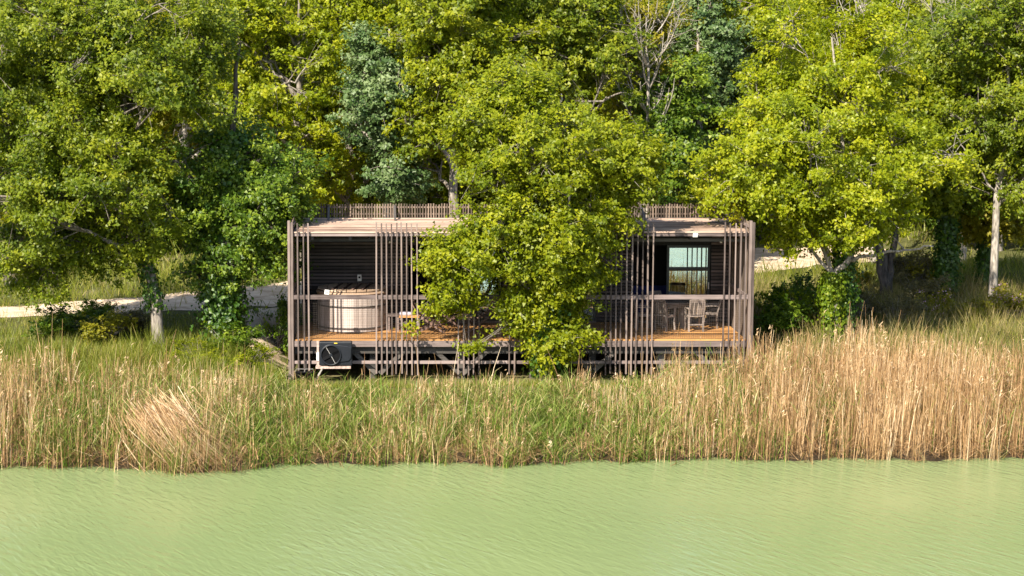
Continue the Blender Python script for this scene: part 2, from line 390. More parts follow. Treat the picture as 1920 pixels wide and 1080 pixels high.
M['mud'] = plain('wet_mud', (0.035, 0.025, 0.016), 0.5, var=0.5, scale=3)
mx_ = np.linspace(-60, 80, 900); rows_ = []
for k_ in range(5):
    my_ = shore(mx_) - 0.30 + 0.35*k_ + 0.10*np.sin(mx_*6.3+k_); rows_.append(np.stack([mx_, my_, height(mx_, my_)+0.012], 1))
V = np.concatenate(rows_); i_, j_ = np.meshgrid(np.arange(899), np.arange(4)); q_ = (j_*900+i_).ravel()
link('mud', mesh_np('mud', V, np.stack([q_, q_+1, q_+901, q_+900], 1), smooth=True), M['mud'], kind='structure')
# ------------------------------------------------------------------ vegetation builders
def norm(v): return v/np.maximum(np.linalg.norm(v, axis=-1, keepdims=True), 1e-9)
def tubes(P, R, sides=5):            # P (n,m,3) centre lines, R (n,m) radii
    n, m, _ = P.shape
    T = norm(np.gradient(P, axis=1)); ref = np.where(np.abs(T[:, :1, 2:3]) > 0.9, np.array([[[1.0, 0, 0]]]), np.array([[[0, 0, 1.0]]]))
    A = norm(np.cross(T, np.broadcast_to(ref, T.shape))); B = np.cross(T, A)
    ang = np.arange(sides)*2*np.pi/sides
    V = P[:, :, None] + R[:, :, None, None]*(A[:, :, None]*np.cos(ang)[None, None, :, None] + B[:, :, None]*np.sin(ang)[None, None, :, None])
    a, j, i = np.meshgrid(np.arange(n), np.arange(m-1), np.arange(sides), indexing='ij'); b = a*m*sides
    q = np.stack([b+j*sides+i, b+j*sides+(i+1) % sides, b+(j+1)*sides+(i+1) % sides, b+(j+1)*sides+i], -1).reshape(-1, 4)
    return V.reshape(-1, 3), q
def bez(p0, p1, p2, m):
    t = np.linspace(0, 1, m)[None, :, None]
    return p0[:, None]*(1-t)**2 + p1[:, None]*2*t*(1-t) + p2[:, None]*t*t
def joinm(parts):
    V = []; Q = []; o = 0
    for v, q in parts: V.append(v); Q.append(q+o); o += len(v)
    return np.concatenate(V), np.concatenate(Q)
def kmeans(P, k, g, it=6):
    k = min(k, len(P)); c = P[g.choice(len(P), k, replace=False)]
    for _ in range(it):
        l = np.argmin(((P[:, None]-c[None])**2).sum(-1), 1)
        for i in range(k):
            s = P[l == i]
            if len(s): c[i] = s.mean(0)
    return c, l
def leaves(pos, nrm, tipdir, L, W, tint, tri=False):
    n = len(pos); nrm = norm(nrm); t = norm(tipdir - nrm*(tipdir*nrm).sum(-1, keepdims=True)); s = np.cross(nrm, t)
    L = L[:, None]; W = W[:, None]
    if tri:
        V = np.empty((n, 3, 3)); V[:, 0] = pos - t*L*0.45 - s*W*0.5; V[:, 1] = pos - t*L*0.30 + s*W*0.62; V[:, 2] = pos + t*L*0.62 - nrm*L*0.1
        return V.reshape(-1, 3), np.arange(n*3).reshape(n, 3), np.repeat(tint, 3)
    V = np.empty((n, 4, 3)); V[:, 0] = pos - t*L*0.5; V[:, 1] = pos - t*L*0.06 + s*W*0.5 + nrm*W*0.16
    V[:, 2] = pos + t*L*0.5 - nrm*L*0.10; V[:, 3] = pos - t*L*0.06 - s*W*0.5 + nrm*W*0.16
    b = np.arange(n)[:, None]*4
    Fq = np.concatenate([b+np.array([[0, 3, 2]]), b+np.array([[0, 2, 1]])])
    return V.reshape(-1, 3), Fq, np.repeat(tint, 4)

def crown_arrays(ell, n_spray, per, size, g, spread=0.30, shell=0.5, gap=0.35, updown=0.45, tri=False):
    """ell: rows cx,cy,cz,rx,ry,rz. Returns spray centres, outward directions, leaf arrays."""
    E = np.array(ell, float); w = (E[:, 3]*E[:, 4]*E[:, 5])**0.74; w /= w.sum()
    nc = max(6, n_spray//7)
    k = g.choice(len(E), int(nc*1.9), p=w)
    d = norm(g.normal(size=(len(k), 3)))
    ph = g.uniform(0, 6.28, (5,)); fr = g.normal(size=(5, 3))*3.2
    lump = 0.88 + 0.13*sum(np.sin(d@fr[i]+ph[i]+k*1.7) for i in range(5))/1.6
    u = g.uniform(0, 1, len(k)); r = (shell + (1-shell)*u**0.55)*lump
    inner = g.uniform(0, 1, len(k)) < 0.22; r = np.where(inner, g.uniform(0.1, 0.7, len(k)), r)
    S = E[k, :3] + d*E[k, 3:6]*r[:, None]
    fr2 = g.normal(size=(4, 3))*1.25; ph2 = g.uniform(0, 6.28, 4)
    holes = sum(np.sin(S@fr2[i]+ph2[i]) for i in range(4))
    holes = holes + np.where(E[k, 3:6].min(1) < 1.25, 2.2, 0)      # small sprays keep all their clumps
    keep = np.argsort(holes + g.normal(size=len(S))*0.8)[int(len(S)*(1-1/1.9)*gap/0.35*0.85):]
    g.shuffle(keep); keep = keep[:nc]
    Cc = S[keep]; dc = d[keep]; cs = spread*1.3*g.uniform(0.7, 1.5, len(Cc))
    kk = g.integers(0, len(Cc), n_spray)
    lat = g.normal(size=(n_spray, 3)); S = Cc[kk] + lat*cs[kk][:, None]*np.array([.62, .62, .42]) + dc[kk]*np.abs(g.normal(size=(n_spray, 1)))*cs[kk][:, None]*0.5
    d = norm(dc[kk] + lat*0.35); ctint = 0.11*g.normal(size=len(Cc))[kk]
    n = len(S); per_i = np.clip((per*g.uniform(0.45, 1.55, n)).astype(int), 4, None)
    idx = np.repeat(np.arange(n), per_i); m = len(idx)
    sp = spread*0.74*g.uniform(0.6, 1.35, n)
    ax = norm(d + g.normal(size=(n, 3))*0.5 + np.array([0, 0, 0.15]))
    off = g.normal(size=(m, 3))*0.5; al = g.uniform(-1, 1, m)
    pos = S[idx] + (off*np.array([1, 1, 0.7]) + ax[idx]*al[:, None]*1.0)*sp[idx][:, None]
    nr = np.array([0, 0, updown]) + d[idx]*0.45 + np.array([-.1, -.28, .1]) + g.normal(size=(m, 3))*0.50
    tip = d[idx]*0.6 + g.normal(size=(m, 3))*0.8 + np.array([0, 0, -0.45])
    Ls = size*g.uniform(0.65, 1.35, m); tint = np.clip(0.5 + (ctint + 0.15*g.normal(size=n))[idx] + 0.16*g.normal(size=m), 0, 1)
    return S, leaves(pos, nr, tip, Ls, Ls*g.uniform(0.68, 0.95, m), tint, tri)

def limb_arrays(trunks, S, g, k1=12, k2=5, r0=0.12, twig=0.006):
    """trunks: list of (m,4) polylines x,y,z,r."""
    parts = []; tp = []
    for t in trunks:
        t = np.array(t, float); s = np.linspace(0, len(t)-1, 14); P = np.stack([np.interp(s, np.arange(len(t)), t[:, i]) for i in range(4)], 1)
        P[1:-1, :3] += g.normal(size=(12, 3))*0.035
        v, q = tubes(P[None, :, :3], P[None, :, 3], 10); parts.append((v, q)); tp.append(P)
    tp = np.concatenate(tp)
    c1, l1 = kmeans(S, k1, g)
    st = []; 
    for c in c1:
        want = c[2] - 0.75*np.hypot(*(tp[:, :2]-c[:2]).T) - 0.3
        sc = np.abs(tp[:, 2]-want) + 0.35*np.hypot(*(tp[:, :2]-c[:2]).T)
        sc[tp[:, 2] < tp[:, 2].min()+0.22*(tp[:, 2].max()-tp[:, 2].min())] += 3
        st.append(tp[np.argmin(sc)])
    st = np.array(st); p0 = st[:, :3]; mid = (p0+c1)/2 + g.normal(size=c1.shape)*0.25 + np.array([0, 0, 0.25])
    Lm = bez(p0, mid, c1, 9); R = np.minimum(st[:, 3:4]*0.75, r0)*np.linspace(1, 0.22, 9)[None]
    Lm[:, 1:-1] += g.normal(size=(len(c1), 7, 3))*0.05
    parts.append(tubes(Lm, R, 6)); ends = []
    B0 = []; B2 = []; BR = []; lab = np.zeros(len(S), int); nb = 0
    for i in range(len(c1)):
        s = S[l1 == i]
        if len(s) < 2: continue
        c2, l2 = kmeans(s, k2, g)
        for j in range(len(c2)):
            a = Lm[i, g.integers(3, 9)]; B0.append(a); B2.append(c2[j]); BR.append(R[i, 5])
        lab[np.where(l1 == i)[0]] = nb + l2; nb += len(c2)
    B0 = np.array(B0); B2 = np.array(B2); bm = (B0+B2)/2 + g.normal(size=B0.shape)*0.15 + np.array([0, 0, 0.1])
    Bl = bez(B0, bm, B2, 7); BRr = np.array(BR)[:, None]*np.linspace(0.75, 0.25, 7)[None]
    parts.append(tubes(Bl, np.maximum(BRr, twig*1.3), 5))
    tw0 = Bl[lab, g.integers(2, 7, len(S))]; tm = (tw0+S)/2 + g.normal(size=S.shape)*0.10
    parts.append(tubes(bez(tw0, tm, S, 3), np.full((len(S), 1), twig)*np.linspace(1.2, 0.5, 3)[None], 3))
    return joinm(parts)

def ivy_arrays(line, n, g, size=0.10, puff=0.16):
    L = np.array(line, float); t = g.uniform(0, len(L)-1, n)
    P = np.stack([np.interp(t, np.arange(len(L)), L[:, i]) for i in range(4)], 1)
    a = g.uniform(0, 6.28, n); d = np.stack([np.cos(a), np.sin(a), g.normal(size=n)*0.25], 1)
    bump = 1 + 0.5*np.sin(3*a+5*P[:, 2]) * np.sin(2.3*P[:, 2]+a)
    pos = P[:, :3] + d*(P[:, 3:4] + np.abs(g.normal(size=(n, 1)))*puff*np.clip(bump, 0.3, 2)[:, None])
    nr = d + np.array([0, 0, 0.35]) + g.normal(size=(n, 3))*0.35
    Ls = size*g.uniform(0.6, 1.3, n)
    return leaves(pos, nr, np.array([0, 0, -1.0]) + g.normal(size=(n, 3))*0.5, Ls, Ls*0.95, np.clip(0.5+0.25*g.normal(size=n), 0, 1))

def tree(name, label, cat, base, trunks, ell, leafm, barkm, n_spray=1500, per=40, size=0.11, seed=1, group=None,
         k1=12, k2=5, ivy=None, ivym=None, r0=0.10, twig=0.0085, **kw):
    g = np.random.default_rng(seed); base = np.array(base, float)
    root = thing(name, label, cat, base, group)
    S, (lv, lf, lt) = crown_arrays(ell, n_spray, per, size, g, **kw)
    tv, tq = limb_arrays(trunks, S, g, k1, k2, r0, twig)
    link('trunk', mesh_np('trunk', tv-base, tq, smooth=True), barkm, root)
    link('crown', mesh_np('crown', lv-base, lf, lt), leafm, root)
    if ivy is not None:
        for iv, mm in zip(ivy, ivym):
            v, f, t = ivy_arrays(iv[0], iv[1], g, *iv[2:]); link('ivy', mesh_np('ivy', v-base, f, t), mm, root)
    return root

def E(px, py, Y, rpx, rpy, ry):          # ellipsoid seen at (px,py), standing at depth Y
    c = at(px, py, Y); s = ppm(Y); return (c[0], c[1], c[2], rpx/s, ry, rpy/s)
def TR(pts, base=None):                  # trunk polyline given as seen, with depth and radius
    out = [tuple(base[:3]) + (pts[0][3],)] if base is not None else []
    for px, py, Y, r in pts: out.append(tuple(at(px, py, Y)) + (r,))
    return out

def ribbons(base, length, az, lean, curve, width, tint, segs=3, g=rng, taper=None):
    n = len(base); s = np.linspace(0, 1, segs+1); P = np.zeros((n, segs+1, 3)); P[:, 0] = base
    for k in range(1, segs+1):
        a = lean + curve*(s[k-1]+s[k])/2
        st = np.stack([np.sin(a)*np.cos(az), np.sin(a)*np.sin(az), np.cos(a)], 1); P[:, k] = P[:, k-1] + st*(length/segs)[:, None]
    rot = g.uniform(0, np.pi, n); sd = np.stack([np.cos(rot), np.sin(rot), np.zeros(n)], 1)
    tp = np.linspace(1, 0.12, segs+1) if taper is None else np.array(taper)
    hw = width[:, None]*tp[None]*0.5
    V = np.stack([P - sd[:, None]*hw[..., None], P + sd[:, None]*hw[..., None]], 2).reshape(-1, 3)
    a, k = np.meshgrid(np.arange(n), np.arange(segs), indexing='ij'); b = a*(segs+1)*2 + k*2
    Q = np.stack([b, b+1, b+3, b+2], -1).reshape(-1, 4)
    return V, Q, np.repeat(tint, (segs+1)*2), P

# ------------------------------------------------------------------ the cabin
DZ = Z(637, 0.0)                       # deck top
RZ = Z(434, 0.0)                       # roof top
BT, BB = Z(418, -0.06), Z(702, -0.06)  # batten top and foot
XL, XR = X(545), X(1407.5)
WY = 3.5                               # wall line
RY = 4.25                              # rear edge of the roof terrace
cab = thing('cabin', 'dark timber cabin on stilts with vertical battens, standing above the reeds', 'cabin', ((XL+XR)/2, 2.0, 0.42))
# deck boards
nb = 25; w = (WY+0.1)/nb
for i in range(nb):
    y = 0.02 + w*(i+0.5)
    for a, b in (((XL+0.1), 1.6), (1.606, 5.4), (5.406, XR-0.1)):
        plank_span('deck_board', M['deck'], cab, (a, y-w*0.46, DZ-0.03), (b, y+w*0.46, DZ+random.uniform(-0.003, 0.001)))
# fascia, beams and rails below
for a, b in ((XL+0.1, 3.0), (3.006, XR-0.1)):
    plank_span('fascia_board', M['weathered'], cab, (a, -0.02, Z(650)), (b, 0.018, DZ-0.034))
    plank_span('edge_beam', M['beam'], cab, (a, 0.12, Z(664)), (b, 0.26, Z(651)))
    plank_span('lower_rail', M['weathered'], cab, (a, -0.012, Z(682)), (b, 0.05, Z(676.5)))
    plank_span('rear_beam', M['beam'], cab, (a, 2.9, Z(664)), (b, 3.05, DZ-0.04))
for i in range(14):
    x = XL+0.5 + i*(XR-XL-1.0)/13
    plank_span('joist', M['beam'], cab, (x-0.03, 0.27, DZ-0.21), (x+0.03, WY, DZ-0.035))
pile_px = [575, 700, 865, 1000, 1111, 1240, 1385]
for px in pile_px:
    x = X(px, 0.4)
    plank_span('pile', M['beam'], cab, (x-0.1, 0.3, -0.2), (x+0.1, 0.5, Z(651)-0.12))
    plank_span('pile', M['beam'], cab, (x-0.1, 3.06, -0.2), (x+0.1, 3.24, DZ-0.04))
for px0, py0, px1, py1 in ((815, 656, 862, 700), (915, 656, 868, 700), (1070, 660, 1108, 694), (1152, 660, 1114, 694), (1300, 655, 1350, 700), (660, 656, 705, 700), (760, 656, 712, 700)):
    MB().bar(at(px0, py0, 0.22), at(px1, py1, 0.22), 0.12, 0.13, (0, 1, 0)).build('brace', M['beam'], cab)
plank_span('underfloor_shade_panel', M['room'], cab, (XL+0.1, WY-0.02, 0.2), (XR-0.1, WY+0.04, DZ-0.04))  # near-black panel added to keep the space under the deck dark
# corner posts (double planks)
for xo, s in ((XL, 1), (XR, -1)):
    plank_span('corner_post', M['batten'], cab, (xo-0.075, -0.07, 0.2), (xo-0.004, 0.10, Z(414)))
    plank_span('corner_post', M['batten'], cab, (xo+0.004, -0.05, 0.2), (xo+0.075, 0.09, Z(417)))
# front battens
bat = [558.6, 570, 578.6, 705.7, 715.6, 725, 734.5, 743.4, 753, 762.5, 772, 782.4, 860, 869.6, 879, 889, 898, 956, 966, 1000, 1010,
       1136, 1145.6, 1155, 1164.4, 1174.7, 1184.6, 1194, 1204.5, 1214, 1223.4, 1357, 1367, 1377.6, 1387, 1396.4]
for px in bat:
    x = X(px, -0.06); dx = random.uniform(-0.012, 0.012)
    plank('vertical_batten', M['batten'], cab, (x, -0.065, (BT+BB)/2 + random.uniform(-0.03, 0.03)), (random.uniform(.032, .043), 0.034, BT-BB), rot=(random.uniform(-0.004, 0.004), dx*0.55, random.uniform(-0.1, 0.1)))
# handrail and netting
for a, b in ((XL+0.08, 1.0), (1.004, 5.0), (5.004, XR-0.08)):
    plank_span('handrail', M['weathered'], cab, (a, -0.035, Z(561)), (b, 0.06, Z(553.2)))
nm = MB(); z0, z1 = DZ+0.02, Z(561)
for i in range(int((XR-XL-0.3)/0.062)):
    x = XL+0.15+i*0.062; nm.box((x, 0.055, (z0+z1)/2), (0.0042, 0.0042, z1-z0), (0, random.uniform(-0.012, 0.012), 0))
k = 0
while z0+k*0.062 < z1-0.01:
    zz = z0+k*0.062; n = 16
    pts = [(XL+0.12+(XR-XL-0.24)*i/n, 0.055, zz+random.uniform(-0.012, 0.012)) for i in range(n+1)]
    nm.path(pts, 0.0042, 0.0042); k += 1
nm.build('safety_net', M['string'], cab, kind='stuff')
# roof
nr = 27; w = (RY-0.0)/nr
for i in range(nr):
    y = 0.0 + w*(i+0.5); cut = random.uniform(1.5, 5.0)
    for a, b in ((XL+0.09, cut-0.003), (cut+0.003, XR-0.09)):
        dz = random.uniform(-0.012, 0.006)
        plank_span('roof_board', M['roofwood'], cab, (a, y-w*0.455, RZ-0.035+dz), (b, y+w*0.455, RZ+dz))
plank_span('roof_deck', M['room'], cab, (XL+0.1, 0.06, RZ-0.13), (XR-0.1, RY, RZ-0.055))
for a, b in ((XL+0.09, 3.3), (3.304, XR-0.09)):
    plank_span('front_beam', M['weathered'], cab, (a, 0.03, Z(443)), (b, 0.13, Z(436.2)))
    plank_span('front_beam', M['beam'], cab, (a, 0.5, Z(453, 0.5)), (b, 0.6, Z(447, 0.5)))
for i in range(12):
    x = XL+0.6+i*(XR-XL-1.2)/11
    plank_span('rafter', M['black_post'], cab, (x-0.04, 0.14, RZ-0.25), (x+0.04, WY-0.06, RZ-0.135))
# side screens: vertical slats, left and right
ns = 50
for xo, s in ((XL+0.03, 1), (XR-0.03, -1)):
    for i in range(ns):
        y = 0.15 + (RY-0.15)*(i+0.5)/ns; top = np.interp(y, [0, RY], [Z(420), RZ+0.42]) + random.uniform(-0.02, 0.02)
        plank('side_slat', M['picket'], cab, (xo, y, (top+0.55)/2), (0.028, 0.052, top-0.55), rot=(random.uniform(-0.004, 0.004), 0, 0))
    plank_span('side_rail', M['weathered'], cab, (xo+s*0.016, 0.12, RZ+0.10), (xo+s*0.05, RY, RZ+0.17))
    plank_span('side_rail', M['weathered'], cab, (xo+s*0.016, 0.12, Z(561)), (xo+s*0.05, WY-0.1, Z(554)))
# walls of slats
def slat_wall(px0, px1, top=None):
    x0, x1 = X(px0, WY), X(px1, WY); top = top or RZ-0.16
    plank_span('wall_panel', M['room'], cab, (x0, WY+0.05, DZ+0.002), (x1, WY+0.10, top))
    for x in np.arange(x0+0.04, x1, 0.62):
        plank_span('wall_stud', M['black_post'], cab, (x-0.025, WY+0.016, DZ+0.004), (x+0.025, WY+0.048, top-0.01))
    z = DZ+0.05
    while z < top-0.07:
        plank('wall_slat', M['black_slat'], cab, ((x0+x1)/2, WY, z+0.034), (x1-x0, 0.026, 0.066), rot=(random.uniform(0.10, 0.2), random.uniform(-0.002, 0.002), 0))
        z += 0.103
slat_wall(566, 766); slat_wall(942, 1004); slat_wall(1118, 1187); slat_wall(1332, 1383)
def glass_door(px0, px1, rails, topz, trans=True):
    x0, x1 = X(px0, WY), X(px1, WY); y = WY-0.03; z0 = DZ+0.05; d = 0.075
    dm = MB()
    dm.span((x0, y, z0), (x0+d, y+0.05, topz)); dm.span((x1-d, y, z0), (x1, y+0.05, topz))
    dm.span((x0+d, y, z0), (x1-d, y+0.05, z0+d)); dm.span((x0+d, y, topz-d), (x1-d, y+0.05, topz))
    for r in rails: dm.span((x0+d, y+0.002, r-0.04), (x1-d, y+0.048, r+0.04))
    o = dm.build('glass_door', M['frame'], cab)
    zs = [z0+d]+sum(([r-0.04, r+0.04] for r in rails), [])+[topz-d]
    for a, b in zip(zs[::2], zs[1::2]): MB().span((x0+d, y+0.02, a), (x1-d, y+0.028, b)).build('glass_pane', M['glass'], o)
    MB().span((x1-d+0.02, y-0.04, z0+0.95), (x1-d+0.045, y-0.004, z0+1.15)).build('door_handle', M['steel'], o)
DT = Z(460, WY); MR = Z(503, WY)
glass_door(1249, 1330, [MR], DT); glass_door(1058, 1117, [MR], DT); glass_door(1006, 1057, [MR], DT)
glass_door(838, 890, [MR], DT); glass_door(891, 940, [MR], DT)
for a, b in ((766, 942), (1004, 1118), (1187, 1332)):
    plank_span('door_lintel', M['black_post'], cab, (X(a, WY)+0.003, WY-0.02, DT+0.004), (X(b, WY)-0.003, WY+0.06, RZ-0.16))
    plank_span('threshold', M['weathered'], cab, (X(a, WY)+0.003, WY-0.12, DZ+0.004), (X(b, WY)-0.003, WY+0.06, DZ+0.045))
# rooms behind
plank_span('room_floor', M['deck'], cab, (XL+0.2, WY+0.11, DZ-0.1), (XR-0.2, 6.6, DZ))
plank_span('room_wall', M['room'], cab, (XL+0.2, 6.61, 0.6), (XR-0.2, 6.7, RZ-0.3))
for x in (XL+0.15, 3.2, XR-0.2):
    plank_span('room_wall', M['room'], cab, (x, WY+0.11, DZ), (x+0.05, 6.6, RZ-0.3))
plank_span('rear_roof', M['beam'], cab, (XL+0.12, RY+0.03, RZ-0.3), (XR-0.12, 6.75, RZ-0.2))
# fence on the roof
fen = thing('roof_fence', 'row of thin grey wooden pickets along the back of the cabin roof', 'fence', ((XL+XR)/2, RY, RZ))
npk = 158
for i in range(npk):
    x = XL+0.09+(XR-XL-0.18)*(i+0.5)/npk
    h = 0.42+random.uniform(-0.025, 0.02)
    plank('picket', M['picket'], fen, (x+random.uniform(-0.006, 0.006), RY+0.03, RZ+h/2-0.02), (0.037, 0.02, h+0.04), rot=(0, random.uniform(-0.02, 0.02), random.uniform(-0.15, 0.15)))
for zz in (0.10, 0.30):
    plank_span('rail', M['picket'], fen, (XL+0.09, RY+0.045, RZ+zz), (XR-0.09, RY+0.07, RZ+zz+0.045))
for px in (617, 740, 900, 1060, 1200):
    b = MB(); x = X(px, RY)
    b.bar((x, RY+0.01, RZ+0.34), (x+0.02, RY-0.85, RZ+0.0), 0.06, 0.05); b.bar((x, RY-0.01, RZ-0.01), (x, RY-0.01, RZ+0.4), 0.07, 0.05, (0, 1, 0))
    b.build('stay', M['beam'], fen)

# ------------------------------------------------------------------ things on and under the deck
# hot tub
fr = on_z(659, 625, DZ); TR_ = 1.0; tc = (fr[0], fr[1]+TR_, DZ)
tub = thing('hot_tub', 'round pale timber hot tub with a plank lid, on the left of the deck', 'hot tub', tc)
nst = 44; hst = 1.06
sm = MB(); a = math.pi/nst*0.985
prof = [(TR_*0.985, a)]
sv = []
for zz, rr in ((0.03, 1.0), (hst, 1.0)):
    for r_, da in ((TR_-0.05, -a), (TR_, -a), (TR_+0.006, 0), (TR_, a), (TR_-0.05, a)): sv.append((r_*math.cos(da), r_*math.sin(da), zz))
sf = [(0,1,6,5),(1,2,7,6),(2,3,8,7),(3,4,9,8),(4,0,5,9),(5,6,7,8,9),(4,3,2,1,0)]
sme = bpy.data.meshes.new('stave'); sme.from_pydata(sv, [], sf); sme.materials.append(M['tubwood'])
for i in range(nst):
    o = bpy.data.objects.new('stave', sme); C.objects.link(o); o.parent = tub; o.rotation_euler = (0, 0, 2*math.pi*i/nst)
for z in (0.72, 0.10):
    MB().lathe([(TR_+0.008, z), (TR_+0.02, z), (TR_+0.02, z+0.045), (TR_+0.008, z+0.045)], tc, 48, cap=False).build('hoop', M['band'], tub, smooth=False)
MB().lathe([(TR_-0.06, 0.03), (TR_-0.06, 0.10)], tc, 40).build('floor_disc', M['lidwood'], tub)
lid = MB().lathe([(TR_+0.03, hst+0.002), (TR_+0.05, hst+0.05), (TR_+0.02, hst+0.085), (TR_-0.25, hst+0.12)], tc, 48).build('lid', M['lidwood'], tub)
nl = 7
for i in range(nl):
    x0 = -TR_+2*TR_*i/nl+0.012; x1 = -TR_+2*TR_*(i+1)/nl-0.012; R2 = TR_-0.02
    up = [(x, math.sqrt(max(R2*R2-x*x, 0.02))) for x in np.linspace(x0, x1, 7)]
    poly = up + [(x, -y) for x, y in reversed(up)]
    m = MB(); n = len(poly); zt, zb = hst+0.150, hst+0.115
    m.v = [(tc[0]+p[0]+0.28*p[1]*0, tc[1]+p[1], tc[2]+zb) for p in poly]+[(tc[0]+p[0], tc[1]+p[1], tc[2]+zt) for p in poly]
    m.f = [tuple(range(n)), tuple(reversed(range(n, 2*n)))]+[(j, (j+1) % n, n+(j+1) % n, n+j) for j in range(n)]
    m.build('lid_plank', M['lidwood'], lid)
for i in range(4):
    x = -TR_+2*TR_*(i+2)/nl-0.0
    MB().bar((tc[0]+x-0.12, tc[1]-0.75, tc[2]+hst+0.17), (tc[0]+x+0.12, tc[1]+0.75, tc[2]+hst+0.17), 0.05, 0.03).build('lid_batten', M['chairwood'], lid)
# white control box on the handrail
p = at(613, 553, 0.0)
cb = thing('control_box', 'small white box sitting tilted on the handrail in front of the hot tub', 'control box', p)
MB().box((p[0], p[1]+0.01, p[2]+0.075), (0.13, 0.08, 0.13), (0, 0.12, 0.15)).build('case', M['white'], cb, bevel=0.012)
MB().box((p[0]+0.0, p[1]-0.036, p[2]+0.085), (0.07, 0.008, 0.045), (0, 0.12, 0.15)).build('dial_plate', M['steel'], cb)
# step stool beside the tub
p = on_z(738, 620, DZ); st = thing('step_stool', 'low wooden step stool standing right of the hot tub', 'step stool', p)
for dx in (-0.13, 0.13):
    for dy in (-0.16, 0.16): plank('leg', M['weathered'], st, (p[0]+dx, p[1]+dy, DZ+0.22), (0.045, 0.045, 0.44))
plank('tread', M['weathered'], st, (p[0], p[1], DZ+0.455), (0.34, 0.42, 0.03))
plank('tread', M['weathered'], st, (p[0]+0.26, p[1], DZ+0.235), (0.20, 0.40, 0.03))
# low table between tub and deck chair
p = on_z(768, 614, DZ); lt = thing('low_table', 'low square wooden table between the hot tub and the deck chairs', 'table', p)
plank('tabletop', M['deck'], lt, (p[0], p[1], DZ+0.34), (0.62, 0.5, 0.035))
for dx in (-0.26, 0.26):
    for dy in (-0.2, 0.2): plank('leg', M['grey_chair'], lt, (p[0]+dx, p[1]+dy, DZ+0.16), (0.05, 0.05, 0.32))
pl = thing('folded_towel', 'pale folded towel lying on the low table', 'towel', (p[0]-0.1, p[1]+0.05, DZ+0.36))
MB().box((p[0]-0.12, p[1]+0.05, DZ+0.41), (0.34, 0.26, 0.10)).build('towel_fold', M['pillow'], pl, bevel=0.03)
# deck chairs
def deck_chair(name, label, loc, rz, group):
    t = thing(name, label, 'deck chair', (0, 0, 0), group)
    prof = [(-0.62, 0.98), (-0.55, 0.80), (-0.46, 0.62), (-0.34, 0.46), (-0.18, 0.35), (0.02, 0.30), (0.22, 0.32), (0.42, 0.38), (0.56, 0.42)]
    for s in (-0.27, 0.27):
        MB().path([(x, s, z-0.03) for x, z in prof], 0.028, 0.05, (0, 1, 0)).build('side_frame', M['chairwood'], t)
        MB().bar((-0.30, s*1.08, 0.44), (0.34, s*1.08, 0.0), 0.03, 0.05).build('leg', M['chairwood'], t)
        MB().bar((0.40, s*1.16, 0.40), (-0.42, s*1.16, 0.0), 0.03, 0.05).build('leg', M['chairwood'], t)
        MB().path([(-0.42, s*1.2, 0.60), (-0.1, s*1.22, 0.585), (0.26, s*1.2, 0.57)], 0.05, 0.025).build('armrest', M['chairwood'], t)
    P = np.array(prof); s = np.linspace(0, len(P)-1, 19)
    for q in s:
        x, z = np.interp(q, range(len(P)), P[:, 0]), np.interp(q, range(len(P)), P[:, 1])
        d = np.array([np.interp(q+.1, range(len(P)), P[:, 0])-np.interp(q-.1, range(len(P)), P[:, 0]), np.interp(q+.1, range(len(P)), P[:, 1])-np.interp(q-.1, range(len(P)), P[:, 1])])
        plank('slat', M['chairwood'], t, (x, 0, z), (0.055, 0.52, 0.014), rot=(0, -math.atan2(d[1], d[0]), 0))
    for x, z in ((0.34, 0.02), (-0.42, 0.02)): MB().bar((x, -0.3, z), (x, 0.3, z), 0.03, 0.03).build('stretcher', M['chairwood'], t)
    t.location = loc; t.rotation_euler = (0, 0, rz); return t
p = on_z(812, 622, DZ)
d1 = deck_chair('deck_chair', 'dark slatted folding deck chair facing right, nearest the hot tub', (p[0], p[1]+0.1, DZ), -0.12, 'folding deck chairs on the terrace')
p = on_z(842, 613, DZ)
copy_thing(d1, (p[0], p[1]+0.2, DZ), -0.05, label='dark slatted folding deck chair behind the first one, facing the same way', group='folding deck chairs on the terrace')
p = on_z(892, 622, DZ)
copy_thing(d1, (p[0], p[1]+0.1, DZ), math.pi+0.25, label='dark slatted folding deck chair half hidden by leaves, facing the first two', group='folding deck chairs on the terrace')
